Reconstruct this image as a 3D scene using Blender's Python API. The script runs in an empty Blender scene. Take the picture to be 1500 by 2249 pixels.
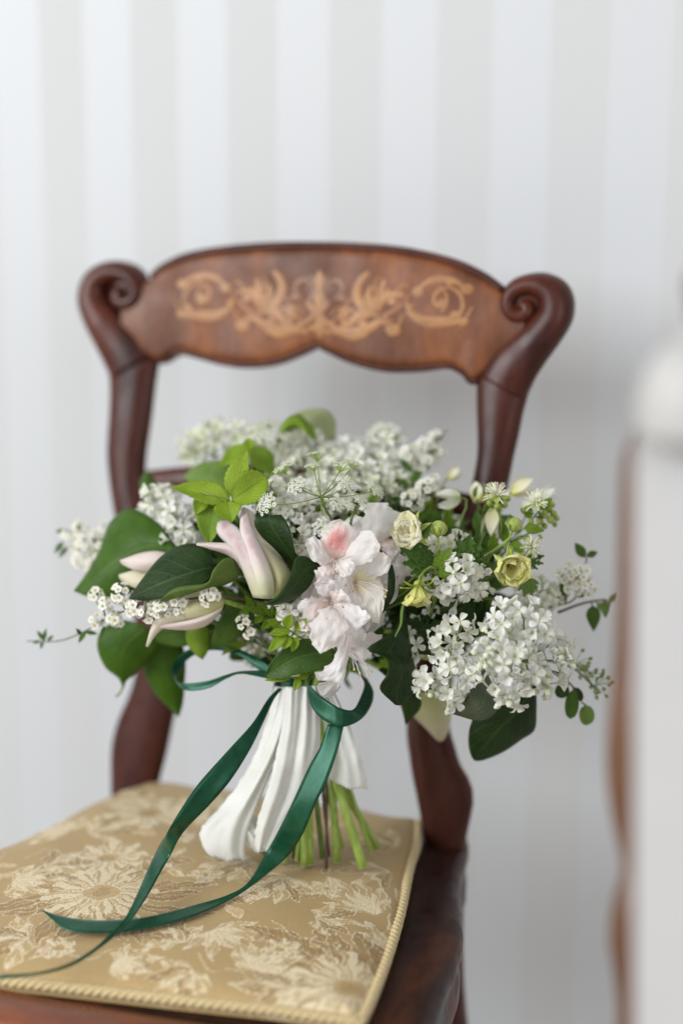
import bpy, math, random
import numpy as np
from mathutils import Vector, Matrix, Quaternion, noise

random.seed(7)
SC = bpy.context.scene
COL = SC.collection

# ------------------------------------------------------------------ camera
FOC = 3125.0                                   # focal length in photo pixels (1500 wide)
CAM = Vector((0.5389, -1.2036, 0.998))
yaw, pitch, roll = 0.375, 0.186, 0.007
FW = Vector((-math.sin(yaw) * math.cos(pitch), math.cos(yaw) * math.cos(pitch), -math.sin(pitch)))
RT = FW.cross(Vector((0, 0, 1))).normalized()
UP = RT.cross(FW)
RT, UP = RT * math.cos(roll) + UP * math.sin(roll), UP * math.cos(roll) - RT * math.sin(roll)
cd = bpy.data.cameras.new("camera")
cam = bpy.data.objects.new("camera", cd)
COL.objects.link(cam)
m = Matrix((RT, UP, -FW)).transposed().to_4x4()
m.translation = CAM
cam.matrix_world = m
cd.sensor_fit = 'VERTICAL'
cd.sensor_height = 36.0
cd.sensor_width = 24.0
cd.lens = 36.0 * FOC / 2249.0
cd.clip_start, cd.clip_end = 0.05, 60
cd.dof.use_dof = True
cd.dof.focus_distance = 1.155
cd.dof.aperture_fstop = 1.35
SC.camera = cam

# ------------------------------------------------------------------ light
SC.view_settings.view_transform = 'Standard'
SC.view_settings.look = 'None'
SC.view_settings.exposure = 0.10
SC.view_settings.gamma = 1.0
w = bpy.data.worlds.new("World")
SC.world = w
w.use_nodes = True
w.node_tree.nodes["Background"].inputs[0].default_value = (1.0, 0.945, 0.90, 1)
w.node_tree.nodes["Background"].inputs[1].default_value = 0.56
SC.cycles.max_bounces = 8
SC.cycles.use_denoising = True
SC.cycles.sample_clamp_indirect = 6.0


def area(name, loc, target, sx, sy, power, col):
    l = bpy.data.lights.new(name, 'AREA')
    l.shape = 'RECTANGLE'
    l.size, l.size_y, l.energy, l.color = sx, sy, power, col
    o = bpy.data.objects.new(name, l)
    COL.objects.link(o)
    o.location = loc
    o.rotation_euler = (Vector(target) - Vector(loc)).to_track_quat('-Z', 'Y').to_euler()
    return o


area("window_light", (-3.2, -4.1, 3.0), (0.05, 0.1, 0.75), 3.6, 3.2, 305, (0.955, 0.98, 1.0))
area("right_fill_light", (2.4, -2.6, 1.7), (0.1, 0.1, 0.7), 1.6, 2.0, 26, (0.98, 0.97, 1.0))  # added fill lamp brightening the right side and wall, not a window

# ------------------------------------------------------------------ pixel/ray helpers (photo pixels)
D0 = 1.245


def ray(px, py):
    return FW + RT * ((px - 750) / FOC) + UP * ((1124.5 - py) / FOC)


def P(px, py, dz=0.0):
    return CAM + ray(px, py) * (D0 - dz)


def PD(px, py, depth):
    return CAM + ray(px, py) * depth


def onz(px, py, z):
    d = ray(px, py)
    return CAM + d * ((z - CAM.z) / d.z)


SLOPE = 0.18


def onback(px, py, off=0.0):
    d = ray(px, py)
    n = Vector((0, 1, -SLOPE))
    return CAM + d * ((Vector((0, off, 0.46)) - CAM).dot(n) / d.dot(n))


def V(a, b, c):                                # camera-frame direction: right, up, towards viewer
    return (RT * a + UP * b - FW * c)


PXM = D0 / FOC                                 # metres per photo pixel at the bouquet

# ------------------------------------------------------------------ mesh helpers


def spline(pts, n):
    pts = [Vector(p) for p in pts]
    if len(pts) == 2:
        return [pts[0].lerp(pts[1], i / (n - 1)) for i in range(n)]
    q = [pts[0] * 2 - pts[1]] + pts + [pts[-1] * 2 - pts[-2]]
    seg = [max((pts[i + 1] - pts[i]).length, 1e-6) for i in range(len(pts) - 1)]
    tot = sum(seg)
    out = []
    for i in range(n):
        s = tot * i / (n - 1)
        k = 0
        while k < len(seg) - 1 and s > seg[k]:
            s -= seg[k]
            k += 1
        t = min(1, s / seg[k])
        p0, p1, p2, p3 = q[k], q[k + 1], q[k + 2], q[k + 3]
        out.append(0.5 * ((2 * p1) + (p2 - p0) * t + (2 * p0 - 5 * p1 + 4 * p2 - p3) * t * t + (3 * p1 - p0 - 3 * p2 + p3) * t ** 3))
    return out


class MB:
    def __init__(s):
        s.v, s.f, s.uv, s.mi = [], [], [], []

    def add(s, verts, faces, uvs=None, mi=0):
        b = len(s.v)
        s.v += [Vector(p) for p in verts]
        s.uv += (uvs if uvs else [(0.5, 0.5)] * len(verts))
        s.f += [tuple(b + i for i in f) for f in faces]
        s.mi += [mi] * len(faces)

    def grid(s, fn, nu, nv, mi=0, closed=False):
        vs, uv = [], []
        for j in range(nv + 1):
            for i in range(nu + (0 if closed else 1)):
                u, v = i / nu, j / nv
                vs.append(fn(u, v))
                uv.append((u, v))
        k = nu if closed else nu + 1
        fs = []
        for j in range(nv):
            for i in range(nu):
                a, b = j * k + i, j * k + (i + 1) % k
                fs.append((a, b, b + k, a + k))
        s.add(vs, fs, uv, mi)

    def tube(s, path, rad, sides=6, mi=0, caps=True):
        n = len(path)
        path = [Vector(p) for p in path]
        rad = rad if isinstance(rad, (list, tuple)) else [rad] * n
        nrm = None
        vs, uv = [], []
        for i in range(n):
            t = (path[min(i + 1, n - 1)] - path[max(i - 1, 0)]).normalized()
            if nrm is None:
                nrm = t.orthogonal().normalized()
            nrm = (nrm - t * nrm.dot(t)).normalized()
            b = t.cross(nrm)
            for k in range(sides):
                a = 2 * math.pi * k / sides
                vs.append(path[i] + (nrm * math.cos(a) + b * math.sin(a)) * rad[i])
                uv.append((k / sides, i / max(1, n - 1)))
        fs = []
        for i in range(n - 1):
            for k in range(sides):
                a, b2 = i * sides + k, i * sides + (k + 1) % sides
                fs.append((a, b2, b2 + sides, a + sides))
        if caps:
            fs.append(tuple(range(sides - 1, -1, -1)))
            fs.append(tuple((n - 1) * sides + k for k in range(sides)))
        s.add(vs, fs, uv, mi)

    def ball(s, c, r, seg=8, rings=5, mi=0, axis=None, stretch=1.0):
        c = Vector(c)
        ax = Vector(axis).normalized() if axis else Vector((0, 0, 1))
        x = ax.orthogonal().normalized()
        y = ax.cross(x)

        def fn(u, v):
            a, t = 2 * math.pi * u, math.pi * v
            return c + (x * math.cos(a) + y * math.sin(a)) * (r * math.sin(t)) - ax * (r * stretch * math.cos(t))
        s.grid(fn, seg, rings, mi, True)

    def mesh(s, name, mats, smooth=True, origin=None):
        me = bpy.data.meshes.new(name)
        o = Vector(origin) if origin is not None else Vector((0, 0, 0))
        me.from_pydata([tuple(p - o) for p in s.v], [], s.f)
        for mt in (mats if isinstance(mats, (list, tuple)) else [mats]):
            me.materials.append(mt)
        if smooth:
            me.polygons.foreach_set("use_smooth", [True] * len(me.polygons))
        me.polygons.foreach_set("material_index", s.mi)
        ul = me.uv_layers.new(name="UVMap")
        li = np.empty(len(me.loops), dtype=np.int32)
        me.loops.foreach_get("vertex_index", li)
        ul.data.foreach_set("uv", np.array(s.uv, dtype=np.float32)[li].ravel())
        me.update()
        return me


def link(name, me, parent=None, loc=None, quat=None, scale=None):
    o = bpy.data.objects.new(name, me)
    COL.objects.link(o)
    if parent is not None:
        o.parent = parent
    if loc is not None:
        base = Vector(loc)
        if parent is not None:
            base = base - Vector(parent["_o"]) if "_o" in parent else base
        o.location = base
    if quat is not None:
        o.rotation_mode = 'QUATERNION'
        o.rotation_quaternion = quat
    if scale is not None:
        o.scale = (scale,) * 3 if not hasattr(scale, '__len__') else scale
    return o


def tag(o, label, cat, group=None):
    o["label"], o["category"] = label, cat
    if group:
        o["group"] = group
    return o


ROOTS = []


def thing(name, loc, label, cat, group=None):
    o = bpy.data.objects.new(name, None)
    COL.objects.link(o)
    o.location = loc
    o["_o"] = tuple(loc)
    o.empty_display_size = 0.01
    ROOTS.append(o)
    return tag(o, label, cat, group)


def part(name, mb, mats, root, smooth=True, solid=0.0, sub=0, kind=None, face=None):
    """world-space builder -> child mesh of root (root only translates)"""
    o0 = Vector(root["_o"])
    if face is not None:
        acc = Vector()
        for f in mb.f:
            if len(f) == 4:
                acc += (mb.v[f[2]] - mb.v[f[0]]).cross(mb.v[f[3]] - mb.v[f[1]])
        if acc.dot(face) < 0:
            mb.f = [tuple(reversed(f)) for f in mb.f]
    me = mb.mesh(name, mats, smooth, o0)
    o = link(name, me, root)
    o["_o"] = tuple(o0)
    ROOTS.append(o)
    if solid:
        md = o.modifiers.new("thickness", 'SOLIDIFY')
        md.thickness = solid
        md.offset = 0
        if len(me.materials) > 1:
            md.material_offset = 1
    if sub:
        md = o.modifiers.new("round", 'SUBSURF')
        md.levels = md.render_levels = sub
    if kind:
        o["kind"] = kind
    return o


def subpart(name, mb, mats, par, **k):
    o = part(name, mb, mats, par, **k)
    return o


def single(name, mb, mats, origin, label, cat, group=None, solid=0.0, smooth=True):
    me = mb.mesh(name, mats, smooth, origin)
    o = link(name, me, None)
    o.location = origin
    if solid:
        md = o.modifiers.new("thickness", 'SOLIDIFY')
        md.thickness = solid
        md.offset = 0
        if len(me.materials) > 1:
            md.material_offset = 1
    return tag(o, label, cat, group)


# ------------------------------------------------------------------ materials


class NT:
    def __init__(s, name):
        s.m = bpy.data.materials.new(name)
        s.m.use_nodes = True
        s.t = s.m.node_tree
        s.b = s.t.nodes["Principled BSDF"]
        s.out = s.t.nodes["Material Output"]

    def n(s, typ, **kw):
        nd = s.t.nodes.new(typ)
        for k, v in kw.items():
            setattr(nd, k, v)
        return nd

    def l(s, a, b):
        s.t.links.new(a, b)

    def val(s, sock, v):
        if isinstance(v, (int, float)):
            sock.default_value = v
        elif isinstance(v, tuple):
            sock.default_value = v if len(v) == 4 or sock.type == 'VECTOR' else (*v, 1)
        else:
            s.l(v, sock)

    def math(s, op, a, b=0.0, c=0.0):
        nd = s.n('ShaderNodeMath', operation=op)
        for i, x in enumerate((a, b, c)):
            s.val(nd.inputs[i], x)
        return nd.outputs[0]

    def mix(s, fac, a, b, mode='MIX'):
        nd = s.n('ShaderNodeMix', data_type='RGBA', blend_type=mode)
        s.val(nd.inputs[0], fac)
        s.val(nd.inputs[6], a)
        s.val(nd.inputs[7], b)
        return nd.outputs[2]

    def noise(s, vec, scale, detail=3.0, rough=0.5):
        nd = s.n('ShaderNodeTexNoise')
        nd.inputs['Scale'].default_value = scale
        nd.inputs['Detail'].default_value = detail
        nd.inputs['Roughness'].default_value = rough
        if vec is not None:
            s.l(vec, nd.inputs['Vector'])
        return nd.outputs[0]

    def ramp(s, fac, stops):
        nd = s.n('ShaderNodeValToRGB')
        e = nd.color_ramp.elements
        while len(e) < len(stops):
            e.new(0.5)
        for k, (p, c) in enumerate(stops):
            e[k].position = p
            e[k].color = (*c, 1) if len(c) == 3 else c
        s.l(fac, nd.inputs[0])
        return nd.outputs[0]

    def mapr(s, v, a, b, c=0.0, d=1.0):
        nd = s.n('ShaderNodeMapRange')
        nd.interpolation_type = 'SMOOTHSTEP'
        for i, x in enumerate((v, a, b, c, d)):
            s.val(nd.inputs[i], x)
        return nd.outputs[0]

    def obj(s, scale=(1, 1, 1)):
        t = s.n('ShaderNodeTexCoord')
        mp = s.n('ShaderNodeMapping')
        mp.inputs['Scale'].default_value = scale
        s.l(t.outputs['Object'], mp.inputs[0])
        return mp.outputs[0]

    def uv(s):
        t = s.n('ShaderNodeTexCoord')
        sp = s.n('ShaderNodeSeparateXYZ')
        s.l(t.outputs['UV'], sp.inputs[0])
        return sp.outputs[0], sp.outputs[1]

    def rnd(s):
        return s.n('ShaderNodeObjectInfo').outputs['Random']

    def bump(s, h, strength=0.3, dist=0.001):
        nd = s.n('ShaderNodeBump')
        nd.inputs['Strength'].default_value = strength
        nd.inputs['Distance'].default_value = dist
        s.l(h, nd.inputs['Height'])
        s.l(nd.outputs[0], s.b.inputs['Normal'])
        return nd.outputs[0]

    def setp(s, **k):
        for kk, v in k.items():
            s.val(s.b.inputs[kk.replace('_', ' ')], v)

    def translucent(s, col, amt):
        tr = s.n('ShaderNodeBsdfTranslucent')
        s.val(tr.inputs[0], col)
        mx = s.n('ShaderNodeMixShader')
        mx.inputs[0].default_value = amt
        s.l(s.b.outputs[0], mx.inputs[1])
        s.l(tr.outputs[0], mx.inputs[2])
        s.l(mx.outputs[0], s.out.inputs[0])


def leaf_mat(name, dark, light, vein, nveins=7, slope=0.9, trans=0.25, rough=0.38, veinw=0.10, veinamt=0.5, spec=0.22):
    n = NT(name)
    u, v = n.uv()
    au = n.math('ABSOLUTE', n.math('SUBTRACT', n.math('MULTIPLY', u, 2.0), 1.0))
    ph = n.math('FRACT', n.math('SUBTRACT', n.math('MULTIPLY', v, float(nveins)), n.math('MULTIPLY', au, slope * nveins * 0.32)))
    side = n.math('ABSOLUTE', n.math('SUBTRACT', ph, 0.5))
    sidev = n.mapr(side, veinw, 0.0)
    mid = n.mapr(au, 0.07, 0.015)
    vv = n.math('MAXIMUM', mid, n.math('MULTIPLY', sidev, 0.75))
    ob = n.obj()
    nz = n.noise(ob, 55, 3)
    base = n.mix(n.mapr(nz, 0.32, 0.68), dark, light)
    base = n.mix(n.math('MULTIPLY', n.rnd(), 0.2), base, light)
    vo = n.n('ShaderNodeTexVoronoi', feature='DISTANCE_TO_EDGE')
    vo.inputs['Scale'].default_value = 330
    n.l(ob, vo.inputs['Vector'])
    net = n.mapr(vo.outputs[0], 0.10, 0.0)
    base = n.mix(n.math('MULTIPLY', net, 0.22), base, vein)
    sp_n = n.noise(ob, 170, 2)
    base = n.mix(n.mapr(sp_n, 0.66, 0.74, 0.0, 0.45), base, (dark[0] * 1.6 + .02, dark[1] * .8 + .01, dark[2]))
    base = n.mix(n.mapr(au, 0.93, 0.985, 0.0, 0.45), base, vein)
    colr = n.mix(n.math('MULTIPLY', vv, veinamt), base, vein)
    n.setp(Base_Color=colr, Roughness=rough, Specular_IOR_Level=spec)
    h = n.math('SUBTRACT', n.math('SUBTRACT', n.math('MULTIPLY', n.noise(ob, 120, 2), 0.8), vv), n.math('MULTIPLY', net, 0.35))
    n.bump(h, 0.5, 0.0007)
    n.translucent(n.mix(0.5, colr, light), trans)
    return n.m


M = {}
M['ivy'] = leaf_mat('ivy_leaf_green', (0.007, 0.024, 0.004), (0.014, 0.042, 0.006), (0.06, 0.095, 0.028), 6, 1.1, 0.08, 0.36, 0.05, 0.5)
M['ivy_lit'] = leaf_mat('ivy_leaf_lit', (0.032, 0.092, 0.003), (0.052, 0.135, 0.007), (0.10, 0.18, 0.03), 6, 1.1, 0.22, 0.4, 0.05, 0.4)  # brighter copy of the ivy green, light on the leaf put into the colour
M['ivy_back'] = leaf_mat('ivy_leaf_underside', (0.075, 0.135, 0.022), (0.11, 0.18, 0.035), (0.18, 0.24, 0.08), 6, 1.1, 0.2, 0.5, 0.06, 0.4)
M['sage'] = leaf_mat('greyed_leaf_underside', (0.075, 0.10, 0.06), (0.105, 0.135, 0.08), (0.14, 0.16, 0.11), 6, 1.1, 0.12, 0.45, 0.06, 0.4)
M['lime'] = leaf_mat('lime_leaf_green', (0.25, 0.40, 0.02), (0.37, 0.52, 0.05), (0.14, 0.26, 0.02), 8, 1.5, 0.38, 0.45, 0.12, 0.55)
M['lime2'] = leaf_mat('mid_lime_leaf_green', (0.15, 0.285, 0.015), (0.24, 0.38, 0.035), (0.22, 0.34, 0.07), 8, 1.5, 0.30, 0.45, 0.10, 0.4)
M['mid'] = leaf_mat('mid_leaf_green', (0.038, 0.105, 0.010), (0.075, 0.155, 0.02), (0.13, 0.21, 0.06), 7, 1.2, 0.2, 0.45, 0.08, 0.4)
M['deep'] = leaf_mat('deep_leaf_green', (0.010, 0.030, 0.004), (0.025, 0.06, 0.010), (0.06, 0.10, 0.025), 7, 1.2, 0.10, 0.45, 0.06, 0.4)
M['rhodo_leaf'] = leaf_mat('lance_leaf_green', (0.022, 0.065, 0.007), (0.042, 0.10, 0.012), (0.10, 0.16, 0.035), 9, 1.6, 0.10, 0.38, 0.05, 0.45)
M['soft'] = leaf_mat('soft_back_leaf_green', (0.13, 0.24, 0.04), (0.20, 0.32, 0.08), (0.24, 0.34, 0.13), 7, 1.2, 0.3, 0.5, 0.08, 0.4)

M['pale'] = leaf_mat('pale_translucent_leaf', (0.40, 0.48, 0.24), (0.52, 0.58, 0.36), (0.5, 0.56, 0.36), 7, 1.2, 0.45, 0.5, 0.08, 0.4)


def stem_mat(name, a, b):
    n = NT(name)
    nz = n.noise(n.obj((1, 1, 0.25)), 240, 3)
    n.setp(Base_Color=n.mix(n.mapr(nz, 0.3, 0.7), a, b), Roughness=0.42)
    n.bump(nz, 0.2, 0.0004)
    return n.m


M['stem'] = stem_mat('fresh_green_stem', (0.26, 0.41, 0.05), (0.42, 0.55, 0.13))
M['stem_d'] = stem_mat('dull_green_stem', (0.11, 0.19, 0.03), (0.20, 0.29, 0.06))
M['twig'] = stem_mat('brown_twig', (0.06, 0.032, 0.018), (0.13, 0.07, 0.04))
M['cut'] = stem_mat('cut_stem_end', (0.45, 0.50, 0.22), (0.6, 0.62, 0.36))
M['bud_g'] = stem_mat('green_bud', (0.22, 0.31, 0.035), (0.38, 0.46, 0.12))
M['sepal'] = stem_mat('lime_sepal', (0.30, 0.40, 0.06), (0.45, 0.52, 0.13))
M['cream_th'] = stem_mat('cream_filament', (0.78, 0.80, 0.58), (0.86, 0.87, 0.70))
M['anther'] = stem_mat('ochre_anther', (0.35, 0.20, 0.05), (0.5, 0.3, 0.1))
M['stamen_tip'] = stem_mat('pale_anther', (0.62, 0.45, 0.24), (0.75, 0.6, 0.38))
M['centre_y'] = stem_mat('yellow_floret_centre', (0.42, 0.36, 0.07), (0.55, 0.48, 0.12))


def petal_mat(name, base, tip, trans=0.3, lines=0.0, linecol=(0.8, 0.5, 0.5), blotch=None, midcol=None, rough=0.5, start=0.1, end=0.7, nlines=9.0):
    n = NT(name)
    u, v = n.uv()
    c = n.mix(n.mapr(v, start, end), base, tip)
    au = n.math('ABSOLUTE', n.math('SUBTRACT', n.math('MULTIPLY', u, 2.0), 1.0))
    ob = n.obj()
    nz = n.noise(ob, 130, 3)
    if midcol:
        f = n.math('MULTIPLY', n.mapr(au, 0.75, 0.0), n.mapr(nz, 0.2, 0.65, 0.35, 1.0))
        f = n.math('MULTIPLY', f, n.mapr(v, 0.1, 0.5))
        c = n.mix(n.math('MULTIPLY', f, 0.85), c, midcol)
    ph = n.math('ABSOLUTE', n.math('SUBTRACT', n.math('FRACT', n.math('ADD', n.math('MULTIPLY', u, nlines), n.math('MULTIPLY', nz, 0.8))), 0.5))
    ln = n.mapr(ph, 0.14, 0.0)
    if lines:
        c = n.mix(n.math('MULTIPLY', ln, lines), c, linecol)
    if blotch:
        sp = n.noise(ob, 900, 1)
        area_ = n.math('MULTIPLY', n.mapr(au, 0.85, 0.25), n.math('MULTIPLY', n.mapr(v, 0.22, 0.36), n.mapr(v, 0.84, 0.55)))
        f = n.math('MULTIPLY', area_, n.mapr(n.math('ADD', sp, n.math('MULTIPLY', area_, 0.16)), 0.50, 0.62, 0.42, 1.0))
        c = n.mix(f, c, blotch)
    c = n.mix(n.math('MULTIPLY', n.math('POWER', n.rnd(), 2.0), 0.5), c, (base[0], base[1], base[2]))
    n.setp(Base_Color=c, Roughness=rough, Specular_IOR_Level=0.2)
    n.setp(Sheen_Weight=0.15)
    n.bump(n.math('ADD', n.math('MULTIPLY', ln, 0.7), n.noise(ob, 260, 2)), 0.42, 0.0005)
    n.translucent(c, trans)
    return n.m


M['lilac'] = petal_mat('white_lilac_petal', (0.74, 0.78, 0.58), (0.92, 0.925, 0.90), 0.34, start=0.0, end=0.45)
M['lilac_c'] = petal_mat('creamy_lilac_petal', (0.62, 0.70, 0.42), (0.90, 0.91, 0.83), 0.36, start=0.0, end=0.5)
M['lilac_bud'] = petal_mat('lilac_bud_white', (0.66, 0.74, 0.45), (0.85, 0.87, 0.78), 0.15, start=0.1, end=0.9)
M['rho'] = petal_mat('blush_petal', (0.88, 0.82, 0.80), (0.90, 0.895, 0.895), 0.36, 0.22, (0.82, 0.72, 0.72), start=0.1, end=0.5)
M['rho_p'] = petal_mat('pinker_blush_petal', (0.86, 0.70, 0.66), (0.89, 0.865, 0.86), 0.36, 0.12, (0.80, 0.62, 0.62), start=0.1, end=0.75)
M['rho_b'] = petal_mat('red_blotched_petal', (0.85, 0.62, 0.58), (0.89, 0.865, 0.865), 0.32, 0.1, (0.80, 0.6, 0.6), blotch=(0.80, 0.26, 0.26))
M['rho_y'] = petal_mat('yellow_throated_petal', (0.74, 0.66, 0.38), (0.89, 0.875, 0.86), 0.36, 0.15, (0.74, 0.66, 0.5), start=0.12, end=0.5)
M['tulip'] = petal_mat('blush_tulip_petal', (0.74, 0.76, 0.50), (0.82, 0.765, 0.735), 0.26, 0.34, (0.70, 0.55, 0.52), midcol=(0.54, 0.34, 0.37), rough=0.38, start=0.02, end=0.42, nlines=13.0)
M['tulip_c'] = petal_mat('cream_tulip_petal', (0.62, 0.63, 0.30), (0.82, 0.76, 0.67), 0.24, 0.25, (0.72, 0.58, 0.52), rough=0.38, start=0.0, end=0.8, nlines=13.0)
M['tulip_p'] = petal_mat('pink_tulip_petal', (0.78, 0.72, 0.62), (0.80, 0.68, 0.68), 0.24, 0.12, (0.66, 0.46, 0.48), rough=0.4, start=0.0, end=0.5, nlines=13.0)
M['geum_c'] = petal_mat('cream_frilled_petal', (0.74, 0.73, 0.28), (0.87, 0.85, 0.69), 0.3, 0.10, (0.80, 0.72, 0.42), start=0.05, end=0.5)
M['geum_y'] = petal_mat('lemon_frilled_petal', (0.66, 0.70, 0.12), (0.86, 0.85, 0.40), 0.3, 0.12, (0.62, 0.55, 0.10), start=0.05, end=0.55)
M['spirea'] = petal_mat('tiny_white_petal', (0.74, 0.78, 0.60), (0.87, 0.87, 0.84), 0.15, start=0.0, end=0.4)

# wood


def wood(name, a, b, c, rough=0.22, coat=0.5, stretch=(1, 1, 0.12), sc=26):
    n = NT(name)
    ob = n.obj(stretch)
    n1 = n.noise(ob, sc, 5, 0.6)
    n2 = n.noise(ob, sc * 7, 3, 0.6)
    col = n.ramp(n1, [(0.30, a), (0.50, b), (0.72, c)])
    col = n.mix(n.mapr(n2, 0.42, 0.72, 0.0, 0.4), col, a)
    sm = n.noise(n.obj(), 38, 4)
    n.setp(Specular_IOR_Level=0.22)
    n.setp(Base_Color=col, Roughness=n.mapr(sm, 0.3, 0.7, rough * 0.8, rough * 1.5), Coat_Weight=coat, Coat_Roughness=0.22)
    n.bump(n.math('ADD', n.math('MULTIPLY', n2, 0.5), sm), 0.10, 0.0008)
    return n.m


M['wood'] = wood('mahogany', (0.028, 0.0058, 0.0038), (0.062, 0.0135, 0.0075), (0.105, 0.0245, 0.012), 0.33, 0.12)
M['wood_rail'] = wood('figured_rosewood', (0.075, 0.024, 0.009), (0.15, 0.050, 0.018), (0.28, 0.098, 0.030), 0.4, 0.1, (1, 1, 0.3), 20)
M['wood_seat'] = wood('worn_seat_mahogany', (0.012, 0.0045, 0.003), (0.034, 0.011, 0.006), (0.12, 0.034, 0.013), 0.34, 0.08, (1, 0.3, 1), 22)
M['wood_front'] = wood('red_lit_front_rail', (0.09, 0.026, 0.013), (0.19, 0.056, 0.025), (0.29, 0.095, 0.044), 0.3, 0.4, (0.25, 1, 1), 20)  # red of the lit, reflecting wood put into the base colour
M['inlay'] = wood('satinwood_inlay', (0.24, 0.100, 0.026), (0.32, 0.142, 0.038), (0.39, 0.185, 0.052), 0.35, 0.3, (1, 1, 1), 60)
M['inlay_faint'] = wood('faint_inlay', (0.15, 0.062, 0.026), (0.19, 0.082, 0.034), (0.23, 0.10, 0.043), 0.35, 0.3, (1, 1, 1), 60)  # duller, darker tone for the faint inlay strokes
M['post'] = wood('honey_brown_wood', (0.085, 0.036, 0.015), (0.12, 0.052, 0.023), (0.15, 0.068, 0.031), 0.4, 0.2, (1, 1, 0.2), 30)


def satin(name, a, b, rough=0.24):
    n = NT(name)
    u, v = n.uv()
    t = n.n('ShaderNodeTexCoord')
    wv = n.n('ShaderNodeTexWave', bands_direction='Y')
    mp = n.n('ShaderNodeMapping')
    mp.inputs['Scale'].default_value = (1, 40, 1)
    n.l(t.outputs['UV'], mp.inputs[0])
    n.l(mp.outputs[0], wv.inputs[0])
    wv.inputs['Scale'].default_value = 3.0
    nz = n.noise(n.obj(), 120, 3)
    ed = n.math('ABSOLUTE', n.math('SUBTRACT', n.math('MULTIPLY', u, 2.0), 1.0))
    c = n.mix(n.mapr(nz, 0.3, 0.7), a, b)
    c = n.mix(n.mapr(ed, 0.90, 0.97, 0.0, 0.55), c, (a[0] * .5, a[1] * .5, a[2] * .5))
    n.setp(Base_Color=c, Roughness=rough, Anisotropic=0.2, Sheen_Weight=0.2, Sheen_Roughness=0.3, Specular_IOR_Level=0.5, Specular_Tint=(0.5, 1.0, 0.8, 1))
    n.setp(Sheen_Tint=(0.3, 0.85, 0.65, 1))
    n.bump(n.math('ADD', wv.outputs[1], n.math('MULTIPLY', nz, 3.0)), 0.14, 0.0004)
    return n.m


M['ribbon'] = satin('green_satin', (0.005, 0.044, 0.019), (0.008, 0.063, 0.029))

n = NT('white_silk_cloth')
nz = n.noise(n.obj(), 900, 2)
nz2 = n.noise(n.obj(), 60, 3)
n.setp(Base_Color=n.mix(n.mapr(nz2, 0.3, 0.7), (0.78, 0.795, 0.76), (0.85, 0.86, 0.835)), Roughness=0.6, Sheen_Weight=0.3)
n.bump(n.math('ADD', nz, n.math('MULTIPLY', nz2, 1.5)), 0.22, 0.0006)
n.translucent((0.84, 0.86, 0.80), 0.25)
M['silk'] = n.m

# brocade: woven colour is stored on the mesh
n = NT('gold_brocade')
at = n.n('ShaderNodeAttribute', attribute_name='weave')
ob = n.obj()
th = n.noise(n.obj((1, 6, 1)), 420, 2)
th2 = n.noise(ob, 1500, 1)
c = n.mix(n.mapr(th, 0.35, 0.7, 0.0, 0.22), at.outputs[0], (0.30, 0.19, 0.07))
lum = n.n('ShaderNodeRGBToBW')
n.l(at.outputs[0], lum.inputs[0])
n.setp(Base_Color=c, Roughness=0.5, Sheen_Weight=0.08, Specular_IOR_Level=0.25)
n.bump(n.math('ADD', n.math('MULTIPLY', lum.outputs[0], 1.1), n.math('ADD', n.math('MULTIPLY', th, 0.5), n.math('MULTIPLY', th2, 0.8))), 0.4, 0.0008)
M['brocade'] = n.m
n = NT('gold_cord')
nz = n.noise(n.obj(), 700, 2)
n.setp(Base_Color=n.mix(n.mapr(nz, 0.3, 0.7), (0.50, 0.38, 0.17), (0.66, 0.54, 0.30)), Roughness=0.5, Sheen_Weight=0.3)
n.bump(nz, 0.4, 0.0006)
M['cord'] = n.m

# ------------------------------------------------------------------ setting: wall, floor, skirting
WD = 1.74
WD = 1.50
d_ = ray(750, 1100)
wc = CAM + d_ * ((0.31 - CAM.y) / d_.y)
WD = (0.31 - CAM.y) / d_.y
WY = 0.0
wn = Vector((math.sin(WY), -math.cos(WY), 0))       # wall normal (towards the room)
wt = Vector((math.cos(WY), math.sin(WY), 0))
n = NT('striped_wallpaper')
tc = n.n('ShaderNodeTexCoord')
sp = n.n('ShaderNodeSeparateXYZ')
n.l(tc.outputs['Object'], sp.inputs[0])
PER = 2 * 110.6 * WD / FOC / math.cos(0.345)
ph = n.math('FRACT', n.math('ADD', n.math('DIVIDE', sp.outputs[0], PER), 20.0 - 0.345))
st = n.math('MULTIPLY', n.mapr(ph, 0.0, 0.012), n.mapr(ph, 0.512, 0.50))
nz = n.noise(n.obj((1, 1, 1)), 420, 3)
nz2 = n.noise(n.obj(), 3.0, 3)
c = n.mix(st, (0.512, 0.528, 0.540), (0.527, 0.553, 0.578))
c = n.mix(n.mapr(nz2, 0.3, 0.7, 0.0, 0.10), c, (0.55, 0.56, 0.57))
c = n.mix(n.mapr(nz, 0.35, 0.65, 0.0, 0.10), c, (0.50, 0.51, 0.52))
n.setp(Base_Color=c, Roughness=n.mix(st, (0.7, 0.7, 0.7), (0.5, 0.5, 0.5)))
n.bump(nz, 0.1, 0.0006)
M['wallpaper'] = n.m


def frame_mesh(name, mb, mat, quat, loc):
    me = mb.mesh(name, mat, False)
    o = link(name, me)
    o.rotation_mode = 'QUATERNION'
    o.rotation_quaternion = quat
    o.location = loc
    return o


def box(mb, lo, hi, mi=0):
    x0, y0, z0 = lo
    x1, y1, z1 = hi
    mb.add([(x0, y0, z0), (x1, y0, z0), (x1, y1, z0), (x0, y1, z0), (x0, y0, z1), (x1, y0, z1), (x1, y1, z1), (x0, y1, z1)],
           [(0, 3, 2, 1), (4, 5, 6, 7), (0, 1, 5, 4), (1, 2, 6, 5), (2, 3, 7, 6), (3, 0, 4, 7)], None, mi)


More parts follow.
